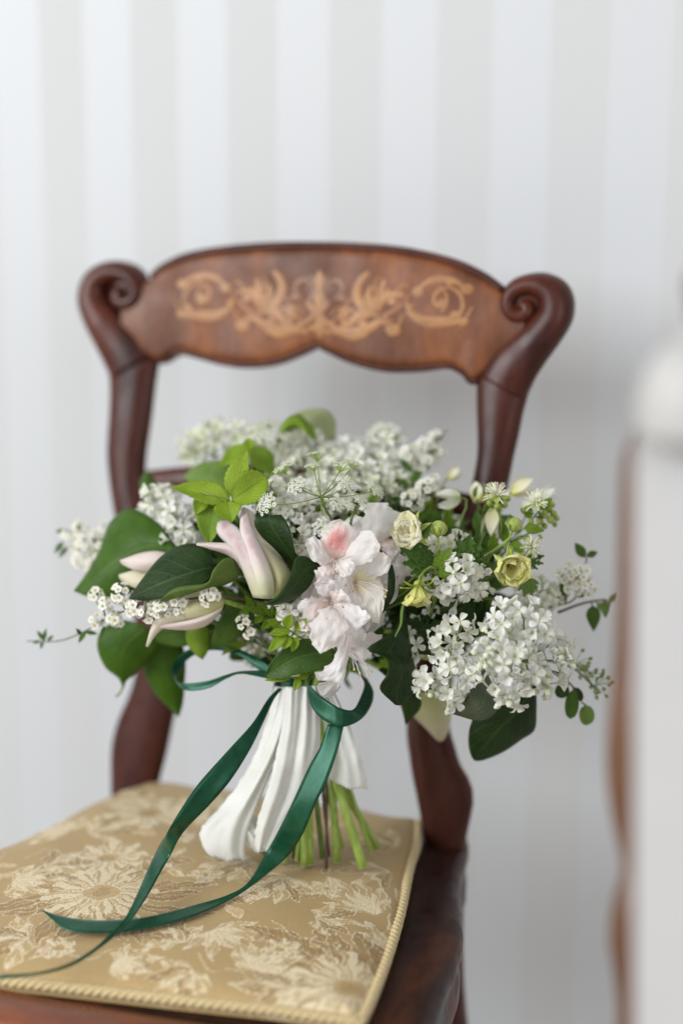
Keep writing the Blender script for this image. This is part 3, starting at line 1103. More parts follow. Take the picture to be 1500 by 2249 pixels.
# twisted cord along the edge
ringp = [Vector(vtx[i]) for i in ring]
loop = [Vector((p.x, p.y, ZC + 0.0015)) for p in ringp[NX + 2:NX + NY + NX - 2:4]]
tot, cum = 0.0, [0.0]
for i in range(len(loop)):
    if i:
        tot += (loop[i] - loop[i - 1]).length
        cum.append(tot)
NS = 1200
rope_c = []
for i in range(NS + 1):
    s = tot * i / NS
    x = np.interp(s, cum, [p.x for p in loop])
    y = np.interp(s, cum, [p.y for p in loop])
    rope_c.append(Vector((x, y, ZC - 0.0022)))
mb = MB()
for st_ in range(3):
    pth = []
    for i in range(NS):
        t = (rope_c[i + 1] - rope_c[max(0, i - 1)]).normalized()
        sd = t.cross(Vector((0, 0, 1))).normalized()
        a = 2 * math.pi * (tot * i / NS) / 0.0195 + 2.0944 * st_
        pth.append(rope_c[i] + (sd * math.cos(a) + Vector((0, 0, 1)) * math.sin(a)) * 0.0022)
    mb.tube(pth, 0.00235, 6, 0, True)
subpart('cord_trim', mb, M['cord'], cush)
# ================================================================== bouquet
rnd = random.Random(11)
U_ = lambda a, b: rnd.uniform(a, b)
CORE = P(705, 1400, -0.03)
NECK = P(690, 1535, 0.0)


def loft(mb, L, R, Mid=None, nu=8, nv=14, bulge=0.0, ruf=0.0, rk=9.0, mi=0, seed=0.0, frill=0.0):
    cv = lambda lst: [p if isinstance(p, Vector) else P(*p) for p in lst]
    L, R = cv(L), cv(R)
    lc, rc = spline(L, nv + 1), spline(R, nv + 1)
    if Mid is not None:
        mc = spline(cv(Mid), nv + 1)
    else:
        mc = [(a + b) / 2 for a, b in zip(lc, rc)]
        nmid = len(mc)
        tot = [(-FW) * bulge * math.sin(math.pi * min(1, 0.08 + 0.92 * i / nv)) for i in range(nmid)]
        mc = [a + b for a, b in zip(mc, tot)]

    def fn(u, v):
        j = int(round(v * nv))
        a, c_, b = lc[j], mc[j], rc[j]
        t = u * 2 - 1
        p = a * (t * (t - 1) / 2) + c_ * (1 - t * t) + b * (t * (t + 1) / 2)
        if frill:
            e_ = max(0, abs(t) - .55) / .45
            p = p + (b - a) * (math.copysign(1, t) * e_ * frill * (noise.noise(Vector((v * 7 + seed, t, seed))) + .6 * noise.noise(Vector((v * 19 + seed, t, 2.2)))))
        if ruf:
            wdt = (b - a).length
            nn_ = noise.noise(Vector((u * 2.2 + seed, v * rk * 0.5, seed * 3.1)))
            p = p - FW * (ruf * (abs(t) ** 1.5 * math.sin(v * rk + seed + (2 if t > 0 else 0)) + 0.6 * nn_ + (0.55 * noise.noise(Vector((u * 6 + seed, v * rk * .9, 7.7))) if frill else 0)))
        return p
    mb.grid(fn, nu, nv, mi)


def hero_leaf(name, label, L, R, Mid=None, mats=('ivy', 'ivy_back'), bulge=0.006, ruf=0.003, rk=8.0, cat='leaf', group='large leaves of the bouquet', stem=None, stemmat='stem_d', nu=12, nv=22, seed=0.0):
    mb = MB()
    loft(mb, L, R, Mid, nu, nv, bulge, ruf, rk, seed=seed or U_(0, 9))
    org = mb.v[len(mb.v) // 2].copy()
    root = thing(name, org, label, cat, group)
    part('blade', mb, [M[mats[0]], M[mats[1]]], root, solid=0.0004, face=-FW)
    if stem:
        mb = MB()
        pts = spline([p if isinstance(p, Vector) else P(*p) for p in stem], 12)
        mb.tube(pts, [0.0011] * 11 + [0.0008], 6)
        part('stalk', mb, M[stemmat], root)
    return root


def leaf_geo(mb, base, tip, width, nrm, shape='ovate', sag=0.12, fold=0.2, nu=6, nv=10, serr=0.0, mi=0, twist=0.0):
    base, tip = Vector(base), Vector(tip)
    d = tip - base
    Ln = d.length
    d.normalize()
    nrm = (nrm - d * nrm.dot(d)).normalized()
    sd = d.cross(nrm)
    sd2 = sd

    def wp(v):
        if shape == 'ovate':
            return math.sin(math.pi * v ** 0.72) ** 0.9 * (1 - 0.25 * v)
        if shape == 'lance':
            return math.sin(math.pi * v ** 0.85) ** 0.95
        if shape == 'oval':
            return math.sqrt(max(0, 1 - (2 * v - 1) ** 2))
        if shape == 'heart':
            return (max(0, 1 - v) ** 0.62) * min(1, 0.55 + v * 4) * 1.08 if v < 0.999 else 0
        if shape == 'obov':
            return math.sin(math.pi * v ** 1.25) ** 0.8
        return 1.0

    def fn(u, v):
        t = u * 2 - 1
        wv = width * 0.5 * wp(v)
        if serr and abs(t) > 0.95:
            wv *= 1 - serr * ((v * 10) % 1)
        s2 = (sd2 * math.cos(twist * v) + nrm * math.sin(twist * v))
        n2 = nrm
        return base + d * (Ln * v) + s2 * (t * wv) + n2 * (-sag * Ln * (v * v * 0.9) + abs(t) ** 1.3 * wv * fold + 0.02 * Ln * math.sin(7 * v + 3 * t))
    mb.grid(fn, nu, nv, mi)


def sprig(name, label, stempts, leaves, mat='mid', matb=None, shape='ovate', stemmat='stem_d', cat='sprig', group='leafy sprigs of the bouquet', srad=0.0009, serr=0.0, fold=0.25, extra=None):
    """leaves: (bx,by,bdz, tx,ty,tdz, width_px, normal(a,b,c))"""
    pts = [p if isinstance(p, Vector) else P(*p) for p in stempts]
    root = thing(name, pts[0], label, cat, group)
    mb = MB()
    sp = spline(pts, 16)
    mb.tube(sp, [srad * (1.2 - 0.5 * i / 15) for i in range(16)], 6)
    part('stem', mb, M[stemmat], root)
    for lf in leaves:
        b, t, wpx, nr = P(*lf[0:3]), P(*lf[3:6]), lf[6], lf[7] if len(lf) > 7 else (0, 0.3, 1)
        mb = MB()
        leaf_geo(mb, b, t, wpx * PXM, V(*nr), lf[9] if len(lf) > 9 else shape, U_(0.03, 0.16), fold, 8 if serr else 6, 30 if serr else 10, serr=serr)
        q = min(sp, key=lambda p: (p - b).length)
        if (q - b).length > 0.002:
            mb.tube([q, q.lerp(b, .5), b], 0.0006, 5)
        lm = lf[8] if len(lf) > 8 else mat
        part('leaf', mb, [M[lm], M[matb or lm]], root, solid=0.0003, face=V(*nr))
    if extra:
        extra(root)
    return root


# ---- flower petals from one arc profile
def arc_petal(L, wmax, th0, th1, r0=0.0008, z0=0.0, ruf=0.0, rk=6.0, seed=0.0, az=0.0, nu=6, nv=8, prof='round', cup=0.0, mi=0, mb=None, notch=0.0, bend=1.0):
    mb = mb or MB()
    n_ = 40
    rr, zz, cr, cz = [r0], [z0], r0, z0
    for i in range(n_):
        th = math.radians(th0 + (th1 - th0) * ((i + 0.5) / n_) ** bend)
        cr += math.sin(th) * L / n_
        cz += math.cos(th) * L / n_
        rr.append(cr)
        zz.append(cz)
    er, et = Vector((math.cos(az), math.sin(az), 0)), Vector((-math.sin(az), math.cos(az), 0))

    def wp(v):
        if prof == 'round':
            return (0.22 + 0.78 * min(1, v / 0.62) ** 0.9) * math.sqrt(max(0.0, 1 - max(0, (v - 0.55) / 0.45) ** 2.4))
        if prof == 'wide':
            return (0.16 + 0.84 * min(1, v / 0.70) ** 1.1) * math.sqrt(max(0.0, 1 - max(0, (v - 0.66) / 0.34) ** 2.6))
        if prof == 'point':
            return math.sin(math.pi * min(1, 0.12 + 0.88 * v) ** 0.9) ** 0.9
        return 1.0

    def fn(u, v):
        t = u * 2 - 1
        k = v * n_ * (1 - notch * (1 - abs(t)) * v * 0.3)
        i = min(n_ - 1, int(k))
        f = k - i
        r, z = rr[i] * (1 - f) + rr[i + 1] * f, zz[i] * (1 - f) + zz[i + 1] * f
        th = math.radians(th0 + (th1 - th0) * v ** bend)
        nr, nz_ = -math.cos(th), math.sin(th)     # petal normal, inwards/up
        wv = wmax * 0.5 * wp(v)
        off = cup * t * t * wv
        if ruf:
            off += ruf * v * v * (math.sin(t * rk + seed) * (0.3 + abs(t)) + 1.1 * noise.noise(Vector((t * 1.7 + seed, v * 3.0, seed))) + 0.7 * noise.noise(Vector((t * 4.5 + seed, v * 7.0, seed + 5))))
        # wrap round the axis near the throat
        ang = t * wv / max(r, wv * 0.9, 0.0005) * (1 - min(1, v * 1.4)) if r < wv else 0
        base = er * (r + nr * off) + Vector((0, 0, z + nz_ * off))
        return base + et * (t * wv)
    mb.grid(fn, nu, nv, mi)
    return mb


def orient(axis, spin=0.0):
    q = Vector((0, 0, 1)).rotation_difference(Vector(axis).normalized())
    return q @ Quaternion((0, 0, 1), spin)


# ---- lilac florets
floret_meshes = {}
for nm in ('lilac', 'lilac_c'):
    lst = []
    for k in range(7):
        mb = MB()
        op = (88, 74, 46, 100, 84, 60, 24)[k]
        for q in range(4):
            arc_petal(0.0082, 0.0061 + 0.0005 * ((q + k) % 2), op - 30, op + 10 + U_(-20, 20), 0.0008, 0.0, 0.0008, 3.0, U_(0, 9), q * math.pi / 2 + U_(-.12, .12), 5, 6, 'round', 0.5, 0, mb)
        mb.tube([Vector((0, 0, -0.0085)), Vector((0, 0, -0.004)), Vector((0, 0, 0.0003))], [0.0007, 0.0008, 0.0012], 6, 0)
        mb.ball((0, 0, 0.0003), 0.0007, 6, 4, 1)
        lst.append(mb.mesh('floret', [M[nm], M['centre_y']]))
    floret_meshes[nm] = lst
mb = MB()
mb.ball((0, 0, 0.0), 0.0028, 8, 6, 0, (0, 0, 1), 1.15)
mb.tube([Vector((0, 0, -0.009)), Vector((0, 0, -0.002))], [0.0006, 0.0009], 5, 0)
bud_mesh = mb.mesh('bud', M['lilac_bud'])
lst = []
for k in range(3):
    mb = MB()
    for q in range(5):
        arc_petal(0.0037, 0.0037, 60, 82 + 8 * k, 0.0005, 0, 0.0002, 3, U_(0, 9), q * 2 * math.pi / 5 + U_(-.1, .1), 3, 4, 'round', 0.3, 0, mb)
    mb.ball((0, 0, 0.0004), 0.0011, 6, 4, 1)
    for q in range(6):
        a = q * 1.05 + 0.3
        mb.tube([Vector((0, 0, 0)), Vector((math.cos(a) * 0.0016, math.sin(a) * 0.0016, 0.0022))], 0.00016, 3, 2)
    lst.append(mb.mesh('floret', [M['spirea'], M['centre_y'], M['cream_th']]))
floret_meshes['spirea'] = lst


def full_stem(root, head, bottom, rad, mat='stem', via=None):
    """stem of a flower from its head through the tied neck down to the seat"""
    nk = NECK + RT * U_(-0.016, 0.018) + UP * U_(-.004, .004) - FW * U_(-0.012, 0.004)
    pts = [head] + ([via] if via else []) + [CORE.lerp(head, 0.25), nk, bottom]
    sp = spline(pts, 26)
    mb = MB()
    rad *= 1.08
    mb.tube(sp, [rad * (0.5 + 0.5 * min(1, i / 17)) for i in range(26)], 8)
    so = part('stem', mb, M[mat], root)
    d = (bottom - nk).normalized()
    mb = MB()
    mb.tube([bottom - d * 0.0004, bottom + d * 0.0006], rad * 0.93, 8)
    subpart('cut_end', mb, M['cut'] if mat != 'twig' else M['twig'], so)


def on_seat(px, py):
    q = onz(px, py, ZC + 0.0135)
    return q


def lilac(name, label, lobes, nflor, nbud=0, kind='lilac', scale=1.0, out=(0, 0, 1), stem_from=None, cat='flower', group='lilac sprays of the bouquet', budlobes=None, minsep=0.62, stalkmat='stem_d', leafy=0):
    pos = [(P(x, y, z), r * PXM) for x, y, z, r in lobes]
    cen = sum((p for p, r in pos), Vector()) / len(pos)
    base = P(*stem_from) if stem_from else CORE.lerp(cen, 0.6)
    root = thing(name, base, label, cat, group)
    mb = MB()
    mb.tube(spline([base, base.lerp(cen, 0.5) + UP * 0.004, cen], 10), [0.0016] * 5 + [0.0012] * 5, 6)
    for p, r in pos:
        mb.tube([cen, cen.lerp(p, 0.6) - UP * 0.002, p], [0.0011, 0.0009, 0.0007], 5)
    part('stalk', mb, M[stalkmat], root)
    placed = []
    ov = V(*out)
    tot = sum(r * r for _, r in pos)
    tries = 0
    sep = 0.0135 * scale * minsep
    while len(placed) < nflor and tries < nflor * 40:
        tries += 1
        x = U_(0, tot)
        for p, r in pos:
            x -= r * r
            if x <= 0:
                break
        d = Vector((rnd.gauss(0, 1), rnd.gauss(0, 1), rnd.gauss(0, 1))).normalized()
        if d.dot(-FW) < -0.25 and rnd.random() < 0.8:
            d = d + FW * (2 * d.dot(-FW)) * -1 * -1 if False else (d - (-FW) * 2 * d.dot(-FW))
        q = p + d * r * U_(0.72, 1.05)
        if any((q - a).length < sep for a in placed):
            continue
        if any((q - p2).length < r2 * 0.62 for p2, r2 in pos):
            continue
        placed.append(q)
        ax = (d * 0.9 + ov * 0.45 + Vector((U_(-.3, .3), U_(-.3, .3), U_(-.3, .3)))).normalized()
        o = link('floret', rnd.choice(floret_meshes[kind]), root, q, orient(ax, U_(0, 6.28)), scale * U_(0.88, 1.12))
    bl = [(P(x, y, z), r * PXM) for x, y, z, r in (budlobes or lobes)]
    for _ in range(nbud):
        p, r = rnd.choice(bl)
        d = (Vector((rnd.gauss(0, 1), rnd.gauss(0, 1), rnd.gauss(0, 1))).normalized() + ov * 0.6).normalized()
        link('bud', bud_mesh, root, p + d * r * U_(0.8, 1.1), orient(d), scale * U_(0.75, 1.2))
    return root


LG = 'lilac sprays of the bouquet'
main_l = lilac('lilac_spray', 'largest white lilac spray, sharp and full at the lower right of the bouquet',
               [(1108, 1362, .115, 34), (1150, 1345, .11, 24), (1180, 1385, .115, 32), (1222, 1405, .1, 22), (1215, 1450, .105, 28), (1085, 1430, .125, 34), (1128, 1452, .13, 32), (1055, 1470, .115, 24), (1165, 1485, .12, 30), (1090, 1505, .115, 28), (1130, 1530, .11, 18), (1235, 1480, .1, 16), (1205, 1500, .105, 18), (1130, 1400, .105, 24)], 84, 34, out=(0.15, 0.05, 0.9),
               stem_from=(960, 1450, .02), budlobes=[(1190, 1500, .115, 26), (1110, 1530, .115, 22), (1060, 1440, .13, 24), (1240, 1450, .11, 22)])
full_stem(main_l, P(960, 1450, .02), on_seat(797, 1905), 0.0039)
l2 = lilac('lilac_spray', 'loose white lilac tuft left of the largest lilac spray, over a curled leaf',
           [(1015, 1372, .10, 26), (985, 1425, .095, 34), (1000, 1480, .10, 34), (945, 1500, .09, 26), (990, 1530, .09, 26), (960, 1400, .09, 20)], 44, 9, out=(-.1, 0, 0.9), stem_from=(930, 1440, .02),
           budlobes=[(1000, 1405, .105, 10), (940, 1515, .09, 22), (985, 1535, .09, 24)])
full_stem(l2, P(930, 1440, .02), on_seat(740, 1893), 0.0030)
l3 = lilac('lilac_spray', 'small white lilac cluster directly under the two lemon ruffled flowers',
           [(1010, 1265, .085, 40), (975, 1290, .08, 30), (1045, 1275, .08, 28), (1000, 1305, .08, 24)], 34, 3, stem_from=(930, 1330, .0))
lilac('lilac_spray', 'blurred white lilac between the left post and the pale tulip, above the big left leaf',
      [(358, 1100, -.02, 34), (390, 1140, -.01, 34), (400, 1185, .0, 30), (340, 1135, -.03, 26), (420, 1215, .0, 20)], 40, 3, scale=1.15, out=(-.3, .2, .8), stem_from=(520, 1260, -.03))
lilac('lilac_spray', 'most blurred white lilac at the upper left rear, touching the chair opening',
      [(470, 960, -.12, 40), (430, 985, -.12, 30), (520, 965, -.115, 34), (560, 985, -.11, 26), (450, 1000, -.12, 24)], 44, 4, 'lilac_c', 1.1, (-.2, .5, .6), (610, 1180, -.08))
lilac('lilac_spray', 'tall white lilac at the top centre rear, behind the lacy umbel',
      [(800, 1000, -.07, 36), (850, 980, -.08, 40), (880, 1015, -.07, 32), (760, 1000, -.08, 32), (835, 1040, -.05, 34), (840, 955, -.09, 20)], 62, 6, 'lilac', 1.0, (.1, .4, .8), (760, 1200, -.05))
lilac('lilac_spray', 'greenish white lilac at the top left of the lacy umbel, behind bright leaves',
      [(640, 990, -.08, 34), (690, 980, -.09, 32), (720, 1010, -.08, 30), (610, 1005, -.09, 26), (665, 960, -.1, 22)], 44, 10, 'lilac_c', 1.05, (0, .5, .8), (690, 1200, -.05))
lilac('lilac_spray', 'white lilac mound beneath the lacy umbel, above the dark folded leaf',
      [(600, 1095, .015, 36), (645, 1130, .03, 38), (690, 1120, .02, 36), (655, 1180, .045, 34), (735, 1090, .0, 34), (625, 1165, .03, 26), (770, 1100, .0, 30), (700, 1075, .0, 30)], 84, 8, 'lilac', 0.86, (0, .3, .9), (690, 1280, -.02))
lilac('lilac_spray', 'blurred white lilac filling the middle rear, between the topmost leaf and the umbel',
      [(660, 1040, -.045, 32), (720, 1050, -.05, 34), (780, 1055, -.045, 34), (840, 1085, -.03, 32), (880, 1070, -.045, 26), (600, 1060, -.05, 26)], 60, 8, 'lilac_c', 1.0, (0, .4, .8), (760, 1240, -.05))
lilac('lilac_spray', 'soft white lilac hanging under the low tulip, behind the ribbon loop',
      [(520, 1395, -.03, 34), (560, 1410, -.03, 28), (485, 1400, -.04, 24), (550, 1375, -.03, 24)], 46, 4, 'lilac_c', 0.72, (-.2, -.3, .8), (620, 1400, -.04))
lilac('lilac_spray', 'blurred white lilac at the right edge, above the largest spray',
      [(1190, 1310, .0, 34), (1160, 1290, .0, 26), (1215, 1300, .0, 24)], 26, 2, 'lilac_c', 0.95, (.4, .2, .7), (1020, 1350, -.03))
lilac('lilac_spray', 'small white lilac pushed under the left side of the blush flowers',
      [(640, 1335, .065, 26), (670, 1370, .06, 24), (615, 1325, .06, 16), (660, 1310, .06, 16)], 20, 2, 'lilac', 0.9, (-.4, -.1, .8), (700, 1400, 0))
lilac('lilac_spray', 'few shaded lilac florets in the dark gap left of the largest spray',
      [(905, 1425, .06, 18), (890, 1400, .05, 14), (915, 1465, .06, 18), (930, 1350, .04, 20)], 12, 2, 'lilac', 0.9, (0, 0, 1), (850, 1430, 0))
lilac('lilac_spray', 'white lilac peeking out behind the fern-like leaves, right of the blush flowers',
      [(960, 1215, .05, 30), (1000, 1200, .05, 28), (925, 1240, .05, 24)], 24, 0, 'lilac_c', 1.0, (0, .1, .9), (900, 1300, 0))

# ---- spirea sprays


def spirea(name, label, branch, spots, label_mat='twig', rad=0.0009, leaves=(), group='spirea twigs of the bouquet', base_full=None, dens=7):
    pts = [P(*p) for p in branch]
    root = thing(name, pts[0], label, 'flower', group)
    sp = spline(pts, 26)
    mb = MB()
    mb.tube(sp, [rad * (1.15 - 0.6 * i / 25) for i in range(26)], 6)
    part('twig', mb, M[label_mat], root)
    for (x, y, z, r, k) in spots:
        c = P(x, y, z)
        q = min(sp, key=lambda p: (p - c).length)
        mbs = MB()
        put = []
        for i in range(k * 6):
            if len(put) >= k:
                break
            d = (Vector((rnd.gauss(0, 1), rnd.gauss(0, 1), rnd.gauss(0, 1))).normalized() + V(0, .15, .75)).normalized()
            p = c + d * r * PXM * U_(.75, 1.05)
            if any((p - a).length < 0.0052 for a in put):
                continue
            put.append(p)
            link('floret', rnd.choice(floret_meshes['spirea']), root, p, orient((d + V(0, 0, .5)).normalized(), U_(0, 6)), U_(.85, 1.15))
            mbs.tube([q, q.lerp(p, 0.5) + (c - q) * .2, p], 0.00028, 4)
        if put:
            part('pedicels', mbs, M['stem_d'], root, kind='stuff')
    for lf in leaves:
        mb = MB()
        leaf_geo(mb, P(*lf[0:3]), P(*lf[3:6]), lf[6] * PXM, V(*(lf[7] if len(lf) > 7 else (0, .4, 1))), 'oval' if lf[6] > 22 else 'lance', U_(.02, .15), 0.25, 4, 7)
        part('leaf', mb, [M['mid'], M['mid']], root, solid=0.0003)
    return root


s1 = spirea('spirea_twig', 'long white spirea twig reaching left beneath the dark tilted leaf, with tiny florets',
            [(640, 1340, .03), (560, 1320, .05), (480, 1310, .065), (400, 1318, .06), (320, 1332, .045), (250, 1350, .03), (190, 1385, .01), (130, 1408, -.01), (60, 1408, -.03)],
            [(212, 1308, .03, 14, 6), (235, 1330, .035, 16, 7), (268, 1305, .045, 20, 10), (300, 1335, .05, 22, 11), (330, 1345, .055, 20, 10), (358, 1335, .06, 20, 10), (392, 1318, .065, 17, 8), (398, 1340, .06, 14, 5), (458, 1312, .075, 18, 8), (255, 1362, .03, 16, 6), (212, 1365, .02, 14, 5), (345, 1312, .055, 14, 5)],
            leaves=[(190, 1385, .01, 172, 1412, .01, 12), (200, 1380, .01, 205, 1355, .02, 10), (188, 1388, .01, 215, 1392, .01, 10), (180, 1395, .005, 168, 1380, .01, 9), (100, 1408, -.02, 82, 1385, -.02, 10), (97, 1408, -.02, 102, 1380, -.02, 9), (90, 1408, -.02, 72, 1412, -.02, 8), (105, 1408, -.02, 118, 1395, -.02, 8), (95, 1408, -.02, 90, 1425, -.02, 8), (230, 1375, .02, 222, 1400, .02, 9), (440, 1298, .07, 470, 1290, .075, 12)])
spirea('spirea_twig', 'short spirea sprig with two tiny florets above the ribbon loop',
       [(640, 1375, .03), (590, 1360, .04), (540, 1365, .05)], [(535, 1368, .055, 14, 6), (550, 1390, .05, 10, 4), (560, 1345, .05, 6, 2)],
       leaves=[(560, 1360, .045, 540, 1340, .05, 14), (580, 1358, .045, 570, 1335, .05, 14), (555, 1362, .045, 575, 1385, .05, 13), (600, 1360, .04, 610, 1340, .05, 14), (590, 1362, .04, 598, 1388, .045, 13)], label_mat='stem_d')
spirea('spirea_twig', 'blurred green and white spirea tip rising at the top right toward the right post',
       [(850, 1180, -.04), (880, 1090, -.04), (915, 1020, -.06), (950, 965, -.08), (985, 945, -.09)],
       [(935, 985, -.07, 26, 12), (955, 965, -.08, 20, 9), (925, 1015, -.06, 22, 10), (900, 1000, -.06, 24, 11), (960, 1000, -.07, 18, 8), (940, 1010, -.06, 14, 6)],
       leaves=[(920, 1010, -.06, 890, 990, -.06, 14), (930, 1000, -.06, 960, 985, -.06, 13), (945, 975, -.075, 975, 955, -.075, 12), (890, 1070, -.04, 860, 1045, -.04, 15), (885, 1080, -.04, 915, 1060, -.04, 15), (880, 1110, -.04, 850, 1090, -.04, 15), (895, 1050, -.045, 868, 1022, -.05, 14), (900, 1045, -.045, 930, 1035, -.05, 12)], label_mat='stem_d')
spirea('spirea_twig', 'white spirea cluster right of the lacy umbel, above the cream ruffled flower',
       [(870, 1200, -.02), (890, 1140, -.01), (930, 1090, -.01)], [(905, 1100, -.005, 24, 12), (935, 1075, -.01, 24, 12), (950, 1060, -.02, 18, 8), (915, 1085, -.01, 16, 7)],
       leaves=[(885, 1140, -.01, 860, 1120, -.01, 16), (890, 1130, -.01, 920, 1125, -.01, 15)], label_mat='stem_d')
rs = spirea('spirea_twig', 'right-hand woody spirea twig ending in a round white cluster and leaf tip',
            [(1040, 1380, -.02), (1140, 1345, -.01), (1225, 1330, .0), (1265, 1310, .0), (1285, 1240, .0), (1290, 1215, .0)],
            [(1250, 1260, .01, 22, 10), (1275, 1265, .01, 24, 11), (1285, 1290, .01, 20, 8), (1260, 1290, .01, 16, 6)],
            leaves=[(1285, 1225, .0, 1262, 1192, .0, 22, (-.3, .2, 1)), (1288, 1222, .0, 1312, 1212, .0, 16), (1240, 1320, .0, 1235, 1265, .01, 22), (1262, 1310, .0, 1298, 1302, .0, 12), (1225, 1330, .0, 1240, 1300, .005, 24)], rad=0.0012)
spirea('spirea_twig', 'far left blurred cream blossom twig behind the big ivy leaf',
       [(420, 1300, -.05), (300, 1240, -.06), (220, 1190, -.07), (150, 1165, -.08)],
       [(200, 1195, -.065, 36, 16), (235, 1215, -.06, 36, 16), (215, 1240, -.06, 30, 13), (190, 1230, -.065, 28, 12), (160, 1185, -.07, 26, 10), (180, 1165, -.07, 20, 8), (235, 1170, -.065, 24, 9)],
       leaves=[(150, 1170, -.07, 122, 1165, -.075, 14), (140, 1190, -.07, 120, 1215, -.07, 14), (170, 1165, -.07, 178, 1140, -.07, 14), (150, 1200, -.07, 130, 1225, -.07, 12)])

# ---- tulips


def tulip(label, petals, bottom=None, mats=None, base=None, rad=0.0034):
    b = P(*base)
    root = thing('tulip', b, label, 'flower', 'tulips of the bouquet')
    for i, (L, Mi, R, mt) in enumerate(petals):
        mb = MB()
        loft(mb, L, R, Mi, 10, 20, 0.0, 0.0012, 7.0, seed=i * 1.7)
        part('petal', mb, M[mt], root, solid=0.0005)
    if bottom is not None:
        full_stem(root, b, bottom, rad)
    else:
        mb = MB()
        mb.tube(spline([b, CORE.lerp(b, 0.5), CORE], 8), 0.0025, 8)
        part('stem', mb, M['stem'], root)
    return root


tulip('pale pink lily-shaped tulip at the centre left, tips flared, cupped by a dark leaf',
      [([(600, 1312, .04), (570, 1265, .035), (552, 1215, .03), (540, 1165, .025), (542, 1122, .02)], [(610, 1300, .03), (600, 1260, .02), (578, 1210, .015), (556, 1165, .015), (546, 1120, .02)], [(622, 1305, .04), (632, 1260, .035), (604, 1212, .03), (574, 1165, .025), (556, 1124, .022)], 'tulip_c'),
       ([(555, 1300, .05), (536, 1258, .06), (505, 1222, .065), (462, 1206, .07), (432, 1197, .072)], [(570, 1306, .065), (548, 1258, .075), (512, 1210, .078), (468, 1199, .075), (432, 1195, .073)], [(590, 1310, .06), (560, 1255, .07), (520, 1200, .07), (472, 1192, .07), (433, 1193, .072)], 'tulip_p'),
       ([(585, 1314, .075), (592, 1280, .085), (572, 1222, .078), (548, 1170, .066), (538, 1118, .05)], [(612, 1312, .088), (618, 1274, .097), (592, 1220, .088), (560, 1168, .074), (542, 1116, .052)], [(634, 1298, .07), (643, 1262, .075), (612, 1215, .07), (572, 1166, .062), (549, 1122, .05)], 'tulip_c'),
       ([(556, 1312, .07), (540, 1270, .078), (515, 1215, .072), (478, 1172, .06), (478, 1148, .05)], [(576, 1314, .09), (562, 1265, .098), (532, 1205, .09), (500, 1166, .074), (490, 1142, .052)], [(598, 1314, .085), (592, 1262, .09), (560, 1200, .085), (524, 1160, .07), (502, 1145, .052)], 'tulip'),
       ([(572, 1314, .09), (562, 1275, .099), (545, 1225, .092), (528, 1170, .078), (530, 1118, .055)], [(588, 1315, .096), (580, 1270, .105), (562, 1218, .1), (542, 1165, .084), (536, 1114, .055)], [(604, 1314, .09), (600, 1270, .1), (580, 1212, .093), (556, 1164, .078), (541, 1117, .055)], 'tulip')],
      on_seat(680, 1899), base=(600, 1310, .06))
tulip('cream tulip lying sideways below the dark leaf, its pink tip pointing down left',
      [([(490, 1308, .05), (450, 1308, .055), (405, 1318, .05), (358, 1340, .045), (334, 1375, .04), (322, 1418, .035)], [(492, 1325, .06), (455, 1330, .068), (408, 1342, .065), (360, 1358, .055), (336, 1385, .045), (323, 1420, .036)], [(488, 1340, .05), (458, 1362, .052), (415, 1372, .05), (370, 1376, .045), (345, 1392, .04), (326, 1421, .035)], 'tulip_c'),
       ([(490, 1300, .03), (445, 1296, .03), (400, 1305, .03), (365, 1330, .03), (345, 1350, .03)], [(480, 1325, .03), (440, 1330, .03), (400, 1340, .03), (365, 1350, .03), (345, 1360, .03)], [(488, 1335, .035), (455, 1350, .035), (410, 1358, .035), (370, 1368, .03), (345, 1366, .03)], 'tulip_c'),
       ([(490, 1330, .055), (462, 1345, .06), (430, 1358, .06), (390, 1366, .055), (352, 1372, .05)], [(488, 1338, .06), (462, 1356, .065), (430, 1368, .064), (392, 1374, .058), (352, 1376, .05)], [(484, 1346, .05), (460, 1370, .05), (430, 1382, .05), (392, 1384, .05), (353, 1380, .048)], 'tulip_p')],
      on_seat(625, 1893), base=(492, 1320, .045))
tulip('half hidden pink tulip between the large left leaf and the dark leaf',
      [([(395, 1225, .02), (352, 1211, .02), (312, 1214, .018), (266, 1230, .01)], [(390, 1245, .03), (348, 1235, .032), (305, 1233, .026), (265, 1233, .012)], [(385, 1265, .02), (345, 1262, .022), (302, 1254, .02), (270, 1240, .01)], 'tulip_p'),
       ([(395, 1260, .015), (350, 1252, .015), (300, 1252, .012), (262, 1262, .005)], [(390, 1285, .02), (345, 1278, .025), (300, 1276, .02), (263, 1268, .006)], [(380, 1310, .015), (340, 1300, .018), (300, 1292, .015), (268, 1276, .005)], 'tulip_c')],
      None, base=(395, 1265, .01))
tulip('upside-down pale tulip hanging behind the lilac, over the right chair post',
      [([(885, 1515, -.03), (898, 1560, -.03), (935, 1600, -.035), (962, 1628, -.04)], [(930, 1520, -.015), (948, 1565, -.015), (960, 1600, -.025), (967, 1628, -.04)], [(980, 1520, -.03), (990, 1568, -.03), (985, 1602, -.035), (972, 1628, -.04)], 'tulip_c')],
      None, base=(930, 1515, -.03))

# ---- blush rhododendron florets


